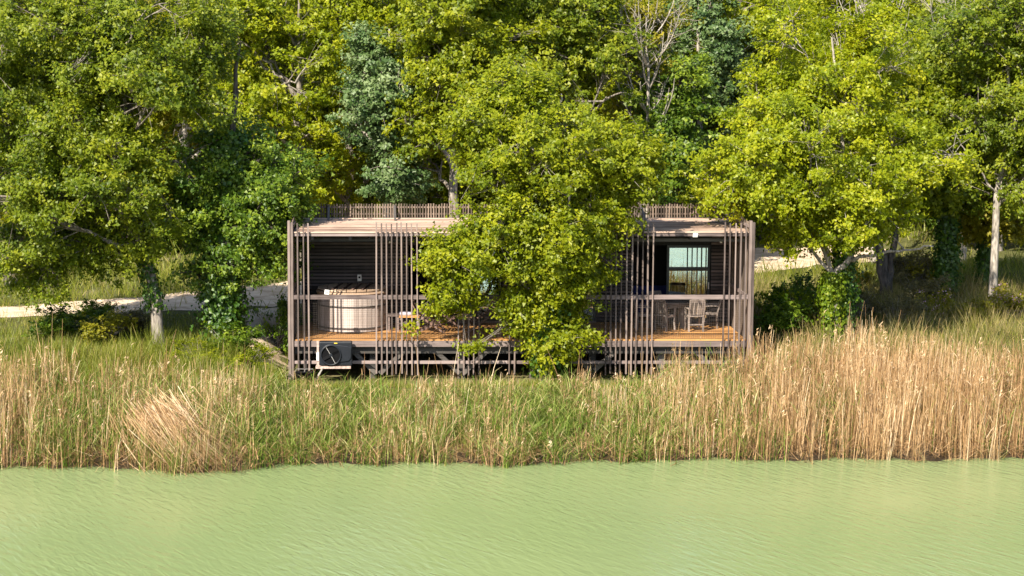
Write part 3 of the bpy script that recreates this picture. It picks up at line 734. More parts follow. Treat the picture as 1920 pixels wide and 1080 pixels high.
# dining table and chairs
tp = on_z(1262, 614, DZ); tx, ty = tp[0], tp[1]+0.25
tb = thing('dining_table', 'round grey wooden dining table with thick legs on the right of the deck', 'table', (tx, ty, DZ))
MB().lathe([(0.60, 0.70), (0.63, 0.715), (0.63, 0.745), (0.61, 0.755)], (tx, ty, DZ), 36).build('tabletop', M['weathered'], tb)
MB().lathe([(0.50, 0.62), (0.50, 0.699)], (tx, ty, DZ), 24).build('apron', M['grey_chair'], tb)
for dx in (-0.28, 0.28):
    for dy in (-0.28, 0.28): plank('leg', M['grey_chair'], tb, (tx+dx, ty+dy, DZ+0.31), (0.13, 0.13, 0.62))
def dining_chair():
    t = thing('dining_chair', '', 'chair', (0, 0, 0), 'wooden chairs around the dining table'); w = M['grey_chair']
    for i in range(5): plank('seat_slat', w, t, (0.0, -0.19+0.095*i, 0.45), (0.44, 0.08, 0.022))
    for s in (-0.21, 0.21):
        MB().path([(s, -0.20, 0.0), (s, -0.18, 0.30), (s, -0.20, 0.47), (s, -0.27, 0.72), (s, -0.33, 0.93)], 0.04, 0.05, (1, 0, 0)).build('leg', w, t)
        MB().path([(s, 0.22, 0.0), (s, 0.17, 0.25), (s, 0.20, 0.64)], 0.04, 0.045, (1, 0, 0)).build('leg', w, t)
        MB().path([(s, -0.25, 0.66), (s, 0.0, 0.665), (s, 0.24, 0.65)], 0.05, 0.025).build('armrest', w, t)
        MB().bar((s, -0.2, 0.42), (s, 0.2, 0.42), 0.03, 0.05).build('seat_rail', w, t)
    b = MB()
    b.box((0, -0.315, 0.90), (0.40, 0.025, 0.09), (0.25, 0, 0)).build('backrest', w, t)
    for i in range(6): plank('back_slat', w, t, (-0.15+0.06*i, -0.268, 0.67), (0.04, 0.015, 0.38), rot=(0.25, 0, 0))
    MB().bar((-0.2, -0.19, 0.2), (0.2, -0.19, 0.2), 0.025, 0.03).build('stretcher', w, t)
    return t
ch = dining_chair()
spots = [((1301, 620), 0.15, 'weathered dining chair with its back to the lake, in front of the round table'),
         ((1246, 619), -0.75, 'weathered dining chair turned at an angle at the left front of the round table'),
         ((1331, 614), 1.45, 'weathered dining chair facing left by the slatted wall, right of the round table'),
         ((1205, 617), -1.5, 'weathered dining chair standing apart behind the battens, left of the round table'),
         ((1283, 606), math.pi-0.2, 'weathered dining chair behind the round table, in front of the glass door'),
         ((1238, 607), math.pi+0.5, 'weathered dining chair behind the round table, before the open doorway')]
for i, ((px, py), rz, lb) in enumerate(spots):
    p = on_z(px, py, DZ)
    if i == 0: ch.location = p; ch.rotation_euler = (0, 0, rz); ch['label'] = lb
    else: copy_thing(ch, p, rz, label=lb)
# sofa in the open room
p = at(1215, 545, 4.6); sf_ = thing('sofa', 'blue cushioned sofa seen through the open doorway', 'sofa', (p[0], 4.8, DZ))
x = p[0]
plank('seat', M['blue'], sf_, (x, 4.7, DZ+0.30), (1.3, 0.75, 0.34)); plank('backrest', M['blue'], sf_, (x, 5.12, DZ+0.55), (1.3, 0.18, 0.7))
for s in (-0.72, 0.72): plank('armrest', M['blue'], sf_, (x+s, 4.75, DZ+0.36), (0.14, 0.8, 0.55))
MB().box((x-0.25, 4.62, DZ+0.56), (0.45, 0.18, 0.36), (0.3, 0, 0)).build('cushion', M['blue'], sf_, bevel=0.05)
# wall socket and bulbs
p = at(674, 521, WY-0.03); ws = thing('wall_socket', 'small grey socket box on the black slatted wall above the hot tub', 'socket', p)
MB().box((p[0], p[1]-0.01, p[2]), (0.13, 0.05, 0.2)).build('case', M['steel'], ws, bevel=0.01)
MB().box((p[0], p[1]-0.042, p[2]+0.02), (0.06, 0.012, 0.06)).build('socket_face', M['blackplastic'], ws)
for px, py, lb in ((692, 449, 'bare white bulb hanging under the roof, above the hot tub'), (731, 452, 'bare white bulb hanging under the roof, behind the second group of battens'),
                   (769, 448, 'bare white bulb hanging under the roof, beside the open dark doorway'), (1352, 452, 'bare white bulb hanging under the roof, at the right corner of the terrace')):
    p = at(px, py, 0.8); b_ = thing('hanging_bulb', lb, 'light bulb', p, 'bulbs under the roof')
    MB().lathe([(0.004, -0.06), (0.03, -0.045), (0.038, -0.01), (0.02, 0.035), (0.016, 0.05)], p, 12).build('bulb', M['bulb'], b_, smooth=True)
    MB().lathe([(0.02, 0.051), (0.02, 0.09)], p, 10).build('socket', M['blackplastic'], b_)
    MB().span((p[0]-0.004, p[1]-0.004, p[2]+0.09), (p[0]+0.004, p[1]+0.004, RZ-0.13)).build('cord', M['blackplastic'], b_)
p = at(1304, 440, 0.0); fl = thing('flood_light', 'small pale flood light fixed to the front beam above the glass door', 'lamp', p)
MB().box((p[0], 0.0, p[2]-0.02), (0.14, 0.05, 0.10), (0.4, 0, 0)).build('housing', M['white'], fl, bevel=0.01)
MB().box((p[0], -0.028, p[2]-0.035), (0.11, 0.006, 0.07), (0.4, 0, 0)).build('lens', M['bulb'], fl)
MB().box((p[0]+0.0, 0.02, p[2]+0.03), (0.04, 0.015, 0.08)).build('bracket', M['steel'], fl)

# heat pump under the deck edge
y0, y1 = -0.42, -0.12
xa, xb, za, zb = X(598, y0), X(660, y0), Z(686, y0), Z(641, y0)
hp = thing('heat_pump', 'charcoal heat pump with a round fan hung under the left end of the deck', 'heat pump', ((xa+xb)/2, -0.27, za))
MB().span((xa, y0, za), (xb, y1, zb)).build('housing', M['anthracite'], hp, bevel=0.03)
cx, cz, cr = X(620, y0), Z(665.5, y0), 0.275
poly = [(cx+cr*1.10*math.cos(a), cz+cr*1.10*math.sin(a)) for a in np.linspace(math.radians(75), math.radians(318), 22)]
poly += [(xb-0.10, za+0.13), (xb-0.03, za+0.22), (xb-0.02, zb-0.16), (xb-0.12, zb-0.12)]
MB().prism(poly[::-1], y0-0.03, y0-0.003).build('fan_fairing', M['anthracite'], hp, bevel=0.02)
MB().lathe([(cr*1.06, 0.0), (cr*1.04, 0.035), (cr*0.96, 0.042), (cr*0.92, 0.0)], (cx, y0-0.031, cz), 40, 'y', cap=False).build('fan_ring', M['anthracite'], hp, smooth=True)
MB().lathe([(cr*0.91, 0.0), (cr*0.91, 0.003)], (cx, y0-0.032, cz), 40, 'y').build('fan_well', M['blackplastic'], hp)
for a in (0.5, 2.1, 3.64, 5.2):
    MB().bar((cx+0.05*math.cos(a), y0-0.045, cz+0.05*math.sin(a)), (cx+0.24*math.cos(a), y0-0.045, cz+0.24*math.sin(a)), 0.012, 0.09, (math.sin(a)*-1, -0.4, math.cos(a))).build('fan_blade', M['blackplastic'], hp)
for a in (2.1, 5.2):
    MB().bar((cx+0.04*math.cos(a), y0-0.062, cz+0.04*math.sin(a)), (cx+0.25*math.cos(a), y0-0.062, cz+0.25*math.sin(a)), 0.012, 0.012).build('grille_bar', M['steel'], hp)
MB().lathe([(0.05, 0.0), (0.045, 0.02)], (cx, y0-0.036, cz), 16, 'y').build('fan_hub', M['anthracite'], hp)
MB().span((X(626, y0), y0-0.004, zb-0.05), (X(632, y0), y0-0.0005, zb-0.025)).build('sticker', M['yellow'], hp)
MB().path([(xa+0.15, y1+0.02, za+0.02), (xa+0.0, y1+0.03, za-0.25), (xa-0.10, y1+0.05, za-0.45), (xa-0.02, y1+0.1, za-0.75)], 0.045, 0.045).build('hose', M['steel'], hp)
MB().span((xa-0.07, y0+0.02, za-0.06), (xa-0.012, y0+0.08, zb+0.02)).build('support_upright', M['rust'], hp)
MB().span((xa-0.075, y0-0.002, Z(676, y0)), (xa-0.008, y0+0.015, Z(661, y0))).build('side_plate', M['white'], hp)
MB().span((xa-0.1, y0-0.03, za-0.075), (xb-0.04, y0+0.05, za-0.012)).build('support_bar', M['rust'], hp)
MB().span((xa-0.1, y1-0.05, za-0.075), (xb-0.04, y1, za-0.012)).build('support_bar', M['rust'], hp)
# two dark buckets at the foot of the left battens
for px, py, lb in ((563, 718, 'dark bucket at the foot of the left corner post'), (580, 722, 'dark bucket beside the first, at the foot of the third batten')):
    p = at(px, py, -0.25); zb_ = hz(p[0], p[1]); b_ = thing('bucket', lb, 'bucket', (p[0], p[1], zb_), 'dark buckets under the cabin corner')
    MB().lathe([(0.10, 0.0), (0.145, 0.27), (0.155, 0.28), (0.135, 0.275), (0.09, 0.02)], (p[0], p[1], zb_), 20).build('shell', M['blackplastic'], b_, smooth=True)
    MB().path([(p[0]-0.145, p[1], zb_+0.27), (p[0]-0.1, p[1]-0.05, zb_+0.37), (p[0]+0.1, p[1]-0.05, zb_+0.37), (p[0]+0.145, p[1], zb_+0.27)], 0.01, 0.01).build('handle', M['steel'], b_)

# ------------------------------------------------------------------ named trees
def B(px, py):
    return ground_hit(px, py)
# big tree left
b = B(303, 648); Y = b[1]
tree('tree', 'large leafy tree with a pale leaning trunk between the path and the lake', 'tree', b,
     [TR([(303, 648, Y, .20), (296, 600, Y, .17), (282, 530, Y, .155), (268, 460, Y, .14), (250, 360, Y+.2, .12), (235, 240, Y+.3, .09), (225, 110, Y+.2, .06), (220, 10, Y, .03)], b - np.array([0, 0, .2])),
      TR([(272, 480, Y, .10), (230, 400, Y-.5, .08), (150, 330, Y-.8, .05), (90, 270, Y-1, .03)])],
     [E(200, 130, Y, 240, 200, 3.2), E(80, 300, Y-.5, 150, 170, 2.4), E(290, 80, Y+.3, 150, 140, 2.6), E(240, 360, Y-.3, 150, 110, 2.0), E(90, 470, Y-.2, 130, 62, 1.6), E(215, 455, Y-.6, 60, 50, 1.0), E(30, 130, Y, 170, 190, 2.6)],
     M['leaf_mid'], M['bark'], 4000, 56, 0.088, 11, tri=True, k1=22, k2=6, ivy=[(TR([(292, 580, Y, .17), (268, 470, Y, .16), (245, 340, Y, .12)]), 1500, 0.10, .10)], ivym=[M['leaf_ivy']])
# ivy tree
b = B(424, 640); Y = b[1]
tree('ivy_tree', 'dark tree thickly wrapped in ivy, left of the cabin', 'tree', b,
     [TR([(424, 640, Y, .22), (420, 560, Y, .19), (415, 450, Y, .16), (425, 330, Y, .12), (440, 200, Y, .08), (450, 80, Y, .04)], b - np.array([0, 0, .2]))],
     [E(425, 450, Y, 72, 120, 1.1), E(455, 350, Y-.2, 120, 85, 1.7), E(498, 450, Y, 50, 85, 1.0), E(445, 280, Y+.4, 55, 60, 1.1), E(380, 380, Y, 60, 70, 1.0), E(520, 345, Y+.3, 45, 60, 1.0)],
     M['leaf_dark'], M['darkbark'], 1700, 54, 0.088, 12, tri=True, k1=16, ivy=[(TR([(424, 640, Y, .24), (418, 520, Y, .34), (425, 380, Y, .34), (432, 250, Y, .2)]), 9000, 0.12, .22)], ivym=[M['leaf_ivy']])
# tree in front of the cabin
b = B(1022, 716); Y = b[1]
b[1] = Y
tree('tree', 'bright green tree growing in front of the cabin and hiding its middle', 'tree', b,
     [TR([(1022, 716, Y, .20), (1020, 640, Y, .17), (1012, 520, Y, .14), (1003, 400, Y, .12), (996, 300, Y, .08), (990, 235, Y, .05), (986, 190, Y, .02)], b - np.array([0, 0, .2])),
      TR([(1008, 460, Y, .10), (1030, 330, Y+.2, .09), (1042, 225, Y+.3, .065), (1052, 175, Y+.3, .02)]),
      TR([(1014, 560, Y, .07), (950, 500, Y-.3, .05), (880, 470, Y-.4, .03)])],
     [E(1000, 255, Y, 185, 105, 2.0), E(1010, 400, Y, 150, 78, 1.7), E(1012, 485, Y, 86, 78, 1.1), E(1024, 600, Y, 58, 74, .65), E(1000, 545, Y-.1, 50, 46, .6), E(850, 490, Y-.4, 36, 48, .5), E(832, 555, Y-.4, 20, 28, .3), E(898, 455, Y-.2, 48, 40, .7), E(905, 560, Y-.3, 22, 24, .3), E(1065, 520, Y, 36, 36, .5), E(1105, 405, Y, 50, 44, .9), E(1150, 300, Y+.2, 70, 70, 1.3), E(885, 645, Y-.3, 26, 8, .2), E(1105, 505, Y, 30, 14, .35)],
     M['leaf_bright'], M['bark'], 3700, 54, 0.088, 13, tri=True, k1=26, k2=5, ivy=[(TR([(1022, 700, Y, .20), (1024, 600, Y, .26), (1030, 500, Y, .24)]), 4200, 0.12, .16)], ivym=[M['leaf_ivy']])
# yellow-green tree right
b = B(1562, 640); Y = b[1]
tree('tree', 'spreading yellow-green tree with a forked ivy trunk, right of the cabin', 'tree', b,
     [TR([(1562, 640, Y, .16), (1562, 580, Y, .13), (1562, 512, Y, .12)], b - np.array([0, 0, .2])),
      TR([(1562, 515, Y, .08), (1545, 470, Y, .065), (1515, 420, Y, .06), (1490, 330, Y, .05), (1450, 220, Y, .035)]),
      TR([(1562, 515, Y, .10), (1590, 490, Y, .085), (1600, 440, Y, .075), (1590, 330, Y, .06), (1570, 200, Y, .045), (1560, 70, Y, .03)]),
      TR([(1592, 488, Y, .06), (1630, 478, Y-.2, .05), (1690, 470, Y-.3, .035), (1750, 462, Y-.3, .02)])],
     [E(1540, 260, Y, 215, 160, 2.6), E(1430, 300, Y-.2, 125, 100, 1.8), E(1690, 320, Y, 100, 110, 1.7), E(1560, 100, Y+.2, 180, 110, 2.4), E(1570, 400, Y-.4, 140, 55, 1.4), E(1475, 425, Y, 60, 34, .9)],
     M['leaf_yellow'], M['palebark'], 2900, 56, 0.086, 14, tri=True, gap=0.48, k1=22, k2=6,
     ivy=[(TR([(1566, 640, Y+.1, .17), (1562, 560, Y+.1, .18), (1562, 512, Y, .14)]), 2600, 0.10, .13), (TR([(1578, 620, Y+.4, .16), (1584, 540, Y+.4, .20), (1580, 440, Y+.4, .18)]), 3200, 0.10, .13), (TR([(1555, 640, Y-.15, .1), (1552, 560, Y-.15, .1), (1553, 515, Y-.1, .08)]), 1400, 0.10, .07)], ivym=[M['leaf_ivy_lit'], M['leaf_ivy'], M['leaf_ivy_lit']])
# pale trunk tree far right
b = B(1866, 580); Y = b[1]
tree('tree', 'slender tree with a pale forked trunk at the right edge of the wood', 'tree', b,
     [TR([(1866, 580, Y, .16), (1860, 530, Y, .13), (1868, 450, Y, .115), (1869, 385, Y, .105), (1880, 300, Y, .08), (1890, 190, Y, .06), (1893, 60, Y, .035)], b - np.array([0, 0, .2])),
      TR([(1869, 388, Y, .08), (1900, 355, Y, .06), (1940, 320, Y-.2, .045), (1980, 240, Y-.2, .03)]),
      TR([(1868, 360, Y, .04), (1820, 300, Y-.2, .025), (1785, 245, Y-.3, .012)])],
     [E(1890, 190, Y, 105, 150, 2.0), E(1960, 130, Y, 110, 170, 2.0), E(1830, 60, Y, 90, 80, 1.6), E(1950, 330, Y, 90, 90, 1.5)],
     M['leaf_mid'], M['palebark'], 1600, 40, 0.095, 15, k1=16, tri=True, gap=0.45)
# darker trunks in the right wood
b = B(1664, 562); Y = b[1]
tree('tree', 'dark forked trunk with an upright crown between the yellow-green tree and the ivy column', 'tree', b,
     [TR([(1664, 562, Y, .24), (1655, 500, Y, .19), (1645, 450, Y, .15), (1635, 300, Y, .1), (1640, 150, Y, .06)], b - np.array([0, 0, .2])),
      TR([(1666, 540, Y, .13), (1674, 470, Y, .11), (1690, 330, Y, .08), (1700, 180, Y, .05)])],
     [E(1650, 220, Y, 120, 180, 2.0), E(1710, 250, Y, 80, 120, 1.6)], M['leaf_bright'], M['darkbark'], 1300, 34, 0.12, 16, k1=12, tri=True)
b = B(1774, 560); Y = b[1]
tree('ivy_tree', 'straight trunk wrapped in ivy left of the pale forked trunk', 'tree', b,
     [TR([(1774, 560, Y, .17), (1775, 480, Y, .15), (1778, 350, Y, .12), (1785, 180, Y, .07), (1790, 60, Y, .04)], b - np.array([0, 0, .2]))],
     [E(1780, 230, Y, 90, 150, 1.7), E(1800, 120, Y, 110, 110, 1.8), E(1760, 370, Y, 60, 50, 1.1)], M['leaf_mid'], M['darkbark'], 1300, 34, 0.12, 17, k1=12, tri=True,
     ivy=[(TR([(1774, 555, Y, .19), (1775, 460, Y, .22), (1780, 300, Y, .2)]), 4200, 0.12, .12)], ivym=[M['leaf_ivy']])
b = B(1845, 545); Y = b[1]
tree('tree', 'thin dark trunk close behind the pale forked trunk', 'tree', b,
     [TR([(1845, 545, Y, .15), (1846, 470, Y, .13), (1842, 350, Y, .1), (1840, 150, Y, .05)], b - np.array([0, 0, .2]))],
     [E(1850, 250, Y, 100, 150, 1.8), E(1870, 400, Y, 80, 50, 1.4)], M['leaf_olive'], M['darkbark'], 900, 34, 0.12, 18, k1=10, tri=True,
     ivy=[(TR([(1845, 545, Y, .14), (1845, 430, Y, .14)]), 1400, 0.11, .08)], ivym=[M['leaf_ivy']])

# trees behind the cabin, each its own
def back_tree(px, Y, ell, lm, bm, label, seed, n=1400, per=34, size=0.112, name='tree', cat='tree', lean=0, **kw):
    x = X(px, Y); b = np.array([x, Y, hz(x, Y)]); top = min(e[1]-e[3]*0.6 for e in ell)
    pt = at(px+lean, top, Y)
    tr = [tuple(b - np.array([0, 0, .2])) + (.20,)] + [tuple(b*(1-t)+pt*t) + (.19*(1-t)+.03,) for t in (0.2, 0.4, 0.6, 0.8, 1.0)]
    return tree(name, label, cat, b, [tr], [E(e[0], e[1], Y+(e[5] if len(e) > 5 else 0), e[2], e[3], e[4]) for e in ell], lm, bm, n, per, size, seed, k1=14, tri=True, **kw)
back_tree(655, 17, [(650, 120, 130, 150, 2.6), (600, 290, 100, 110, 2.0), (700, 310, 90, 90, 2.0), (640, 10, 120, 100, 2.4)], M['leaf_yellow'], M['bark'], 'golden-green tree behind the left end of the cabin roof', 21, 1700)
back_tree(560, 15, [(520, 150, 140, 150, 2.4), (560, 300, 90, 90, 2.0), (460, 40, 150, 110, 2.4), (440, 230, 90, 90, 2)], M['leaf_yellow'], M['bark'], 'yellow-green tree between the ivy tree and the golden-green tree', 22, 1300)
back_tree(730, 13, [(725, 190, 68, 120, 1.5), (735, 310, 55, 70, 1.3), (720, 90, 50, 60, 1.2)], M['leaf_blue'], M['palebark'], 'narrow silvery blue-green poplar behind the cabin, left of centre', 23, 1000, 34, 0.11)
back_tree(850, 12, [(860, 150, 140, 150, 2.4), (830, 310, 100, 80, 2.0), (870, 20, 130, 100, 2.4)], M['leaf_bright'], M['bark'], 'tall bright green tree behind the roof, left of the tree in front', 24, 1700)
back_tree(1060, 14, [(1060, 120, 150, 160, 2.5), (1080, 290, 130, 80, 2.1), (1020, 10, 140, 90, 2.4)], M['leaf_mid'], M['bark'], 'tall mid green tree right behind the tree in front of the cabin', 25, 1700)
back_tree(1205, 16, [(1205, 110, 65, 140, 1.5), (1210, 260, 70, 90, 1.5)], M['leaf_olive'], M['palebark'], 'thin pale-branched tree with sparse leaves behind the cabin, right of centre', 26, 480, 24, 0.12, twig=0.016, r0=0.08)
back_tree(1310, 22, [(1310, 200, 80, 150, 1.7), (1290, 330, 75, 70, 1.6), (1330, 60, 75, 100, 1.7)], M['leaf_blue'], M['palebark'], 'large silvery grey-green poplar above the right end of the roof', 27, 1500, 34, 0.12)
back_tree(1250, 15, [(1255, 290, 70, 90, 1.6), (1265, 180, 55, 80, 1.4)], M['leaf_dark'], M['darkbark'], 'dark green tree just behind the right end of the roof fence', 28, 900)
back_tree(1430, 25, [(1430, 130, 110, 150, 2.2), (1400, 340, 90, 80, 2.0)], M['leaf_yellow'], M['bark'], 'yellow-green tree on the slope behind the spreading tree', 29, 1200)

# bare pale tops
def dead_tree(px, Y, top, label, seed, spreadpx=60):
    g = np.random.default_rng(seed); x = X(px, Y); b = np.array([x, Y, hz(x, Y)]); root = thing('dead_tree', label, 'tree', b)
    pt = at(px, top, Y); parts = []
    t = np.linspace(0, 1, 12)[:, None]; P = b*(1-t)+pt*t; P[1:-1] += g.normal(size=(10, 3))*0.08
    parts.append(tubes(P[None], np.linspace(.14, .02, 12)[None], 7))
    n = 26; i = g.integers(6, 11, n); p0 = P[i]; L = spreadpx/ppm(Y)*g.uniform(0.5, 1.3, n)
    a = g.uniform(0, 6.28, n); e = p0 + np.stack([np.cos(a)*L*.55, np.sin(a)*L*.55, L*1.1], 1)
    m = (p0+e)/2 + np.stack([np.cos(a)*L*.25, np.sin(a)*L*.25, -L*.1], 1)
    bl = bez(p0, m, e, 7); parts.append(tubes(bl, np.linspace(.035, .008, 7)[None]*np.ones((n, 1)), 5))
    n2 = 150; k = g.integers(0, n, n2); q = bl[k, g.integers(2, 6, n2)]; L2 = 0.45*L[k]*g.uniform(.4, 1, n2); d = norm(g.normal(size=(n2, 3))*[1, 1, .5]+[0, 0, 1.0])
    e2 = q+d*L2[:, None]; parts.append(tubes(bez(q, (q+e2)/2+g.normal(size=q.shape)*.05, e2, 4), np.linspace(.012, .005, 4)[None]*np.ones((n2, 1)), 3))
    v, qd = joinm(parts); link('trunk', mesh_np('trunk', v-b, qd, smooth=True), M['palebark'], root)
dead_tree(1636, 19, 0, 'bare pale dead tree rising above the spreading yellow-green tree', 31, 110)
dead_tree(1802, 18, 10, 'bare forked dead tree standing over the right wood', 32, 120)
dead_tree(1212, 14, 30, 'bare pale tree top behind the cabin, right of centre', 33, 100)

# ------------------------------------------------------------------ wood on the hillside: copies
def proto(name, cat, lm, bm, seed, H=10.0, W=3.0, n=1200, per=36, size=0.13):
    g = np.random.default_rng(seed+100)
    tr = [(0, 0, -0.3, .2), (g.normal()*.15, g.normal()*.15, H*.3, .16), (g.normal()*.3, g.normal()*.3, H*.6, .1), (0, 0, H*.92, .03)]
    ell = [(0, 0, H*.62, W*.85, W*.85, H*.30)]
    for i in range(9):
        a = g.uniform(0, 6.28); r = W*g.uniform(.35, .65); ell.append((r*math.cos(a), r*math.sin(a), H*g.uniform(.18, .88), W*g.uniform(.35, .6), W*g.uniform(.35, .6), H*g.uniform(.10, .16)))
    return tree(name, 'x', cat, (0, 0, 0), [tr], ell, lm, bm, n, per, size, seed, k1=14, tri=True)
protos = [proto('tree', 'tree', M['leaf_yellow'], M['bark'], 41), proto('tree', 'tree', M['leaf_bright'], M['bark'], 42), proto('tree', 'tree', M['leaf_mid'], M['darkbark'], 43, 11),
          proto('tree', 'tree', M['leaf_olive'], M['palebark'], 44, 9.5, 2.6), proto('tree', 'tree', M['leaf_blue'], M['palebark'], 45, 11, 2.3)]
LM = [(-40, 'the left edge'), (150, 'the big leafy tree'), (380, 'the ivy tree'), (520, 'the yellow-green tree'), (640, 'the golden-green tree'), (760, 'the silvery poplar'), (880, 'the roof fence'), (1010, 'the tree in front'), (1130, 'the sparse pale tree'), (1260, 'the grey-green poplar'), (1390, 'the spreading tree'), (1600, 'the bare dead tree'), (1740, 'the ivy column'), (1840, 'the pale forked trunk'), (1960, 'the right edge of the wood')]
def landmark(px): return min(LM, key=lambda q: abs(q[0]-px))[1]
pcol = ['golden-green', 'bright green', 'mid green', 'olive-green', 'silvery']
pgrp = ['golden-green trees of the wood', 'bright green trees of the wood', 'mid green trees of the wood', 'olive-green trees of the wood', 'silvery trees of the wood']
used = [False]*5; rr = random.Random(5)
spots = []; ROWS = ['first', 'second', 'third', 'fourth', 'fifth']
for row, (Y, step) in enumerate(((23, 165), (29, 150), (37, 145), (47, 140))):
    px = -120 + (row % 2)*70
    while px < 2060:
        spots.append((px + rr.uniform(-30, 30), Y + rr.uniform(-2, 2), ROWS[row])); px += step
for px, Y, row in spots:
    if Y < 26 and 1400 < px < 1720: continue
    x = X(px, Y); 
    pick = rr.choices(range(5), weights=[6, 4, 1, 3, .5])[0] if px < 1500 else rr.choices(range(5), weights=[5, 3, 2, 3, .5])[0]
    if px < 350: pick = rr.choices(range(5), weights=[1, 3, 4, 3, 0])[0]
    sc = rr.uniform(.85, 1.15); loc = (x, Y, hz(x, Y)); rz = rr.uniform(0, 6.28)
    lb = f'{pcol[pick]} tree behind {landmark(px)}, {row} row of the wood'
    if not used[pick]:
        o = protos[pick]; o.location = loc; o.rotation_euler = (0, 0, rz); o.scale = (sc, sc, sc); o['label'] = lb; o['group'] = pgrp[pick]; used[pick] = True
    else: copy_thing(protos[pick], loc, rz, sc, lb, pgrp[pick])
# ------------------------------------------------------------------ shrubs
def shrub_proto(lm, seed, W=0.9, H=1.2, n=150, per=26, size=0.085, flower=False, name='shrub'):
    g = np.random.default_rng(seed); root = thing(name, 'x', 'shrub', (0, 0, 0))
    ell = [(0, 0, H*.45, W, W, H*.5)] + [(W*.6*math.cos(a), W*.6*math.sin(a), H*g.uniform(.3, .6), W*.5, W*.5, H*.33) for a in g.uniform(0, 6.28, 4)]
    S, (v, f, t) = crown_arrays(ell, n, per, size, g, spread=.17, shell=.45); S[:, 2] = np.abs(S[:, 2])
    p0 = np.stack([g.normal(size=len(S))*.08, g.normal(size=len(S))*.08, np.full(len(S), -.05)], 1)
    tv, tq = tubes(bez(p0, p0*.5+S*.5+[0, 0, .12], S, 4), np.linspace(.011, .004, 4)[None]*np.ones((len(S), 1)), 3)
    link('stem', mesh_np('stem', tv, tq), M['bark'], root)
    v[:, 2] = np.maximum(v[:, 2], 0.01); link('foliage', mesh_np('foliage', v, f, t), lm, root)
    if flower:
        q = S[g.choice(len(S), 40)]; P = np.repeat(q, 6, 0) + g.normal(size=(240, 3))*.05 + [0, 0, .08]
        v, f, t = leaves(P, g.normal(size=(240, 3))+[0, -.5, .6], g.normal(size=(240, 3)), np.full(240, .055), np.full(240, .05), g.uniform(0, 1, 240)); link('blossom', mesh_np('blossom', v, f, t), M['flower'], root)
    return root
sp = {'dark': shrub_proto(M['leaf_dark'], 51), 'olive': shrub_proto(M['leaf_olive'], 52), 'brown': shrub_proto(M['leaf_brown'], 53, .9, 1.1, 170, 24, .06),
      'bright': shrub_proto(M['leaf_bright'], 54), 'pink': shrub_proto(M['leaf_olive'], 55, .6, .8, 110, 22, .07, True, 'flowering_shrub'), 'tall': shrub_proto(M['leaf_brown'], 56, 1.0, 2.6, 260, 24, .06)}
sused = set()
def shrub(kind, px, py, sc, label, group=None, Y=None):
    if Y is None: p = ground_hit(px, py)
    else: x = X(px, Y); p = np.array([x, Y, hz(x, Y)])
    s = (sc, sc, sc) if not hasattr(sc, '__len__') else sc
    if kind not in sused:
        o = sp[kind]; o.location = p; o.scale = s; o['label'] = label; sused.add(kind); o.rotation_euler = (0, 0, rr.uniform(0, 6.28))
        if group: o['group'] = group
    else: o = copy_thing(sp[kind], p, rr.uniform(0, 6.28), s, label)
    if group: o['group'] = group
    elif 'group' in o: del o['group']
shrub('dark', 520, 652, (.75, .9, 1.25), 'dark shaded bush pressed against the left side of the cabin')
shrub('dark', 1452, 625, (1.2, 1.1, 1.0), 'dark shaded bush beside the right corner of the cabin')
shrub('dark', 1500, 600, (1.0, 1.0, 1.15), 'dark green bush between the cabin corner bush and the ivy trunk')
shrub('bright', 1490, 615, (.8, .8, .95), 'bright leafy bush in front of the pale path, right of the cabin')
shrub('pink', 1900, 598, 1.15, 'pink flowering shrub at the foot of the pale forked trunk')
shrub('pink', 1752, 592, .9, 'small shrub with a few lilac flowers under the ivy column')
shrub('olive', 1820, 600, (.8, .8, .6), 'grey-green low shrub in front of the thin dark trunk')
shrub('brown', 1610, 600, (1.1, 1.0, .9), 'brownish dry shrub right of the ivy trunk')
shrub('brown', 1720, 575, (1.3, 1.0, .95), 'brownish dry shrub between the dark forked trunk and the ivy column')
shrub('brown', 1680, 608, (1.0, 1.0, .75), 'low brown shrub behind the tall reeds on the right')
shrub('tall', 1705, 545, (.9, .9, .7), 'feathery brown shrub filling the gap between the dark forked trunk and the ivy column')
shrub('olive', 1740, 548, (1.2, 1.1, 1.2), 'grey-green shrub behind the ivy column, hiding the end of the path')
shrub('olive', 1590, 545, (.7, .7, .8), 'grey-green shrub between the ivy trunk and the dark forked trunk')
shrub('tall', 20, 540, (1.0, 1.0, .95), 'feathery brown shrub beyond the path at the left edge')
shrub('tall', 95, 522, (.9, .9, .7), 'smaller feathery brown shrub beside the one at the left edge')
shrub('brown', 240, 622, (.9, .8, .7), 'dry brown shrub left of the leaning trunk')
shrub('olive', 200, 640, (1.0, .9, .8), 'grey-green shrub in the grass left of the leaning trunk')
shrub('dark', 110, 625, (1.1, .9, .7), 'dark low bush at the lakeside edge of the path')
shrub('dark', 165, 605, (.9, .8, .6), 'dark green bush growing into the pale path')
shrub('dark', 432, 664, (1.0, .9, .8), 'shaded bush at the foot of the ivy tree')
shrub('bright', 375, 680, (.9, .8, .5), 'low bright weedy bush in the grass before the ivy tree')
shrub('bright', 475, 690, (.8, .7, .5), 'low bright weedy bush near the left corner of the cabin')
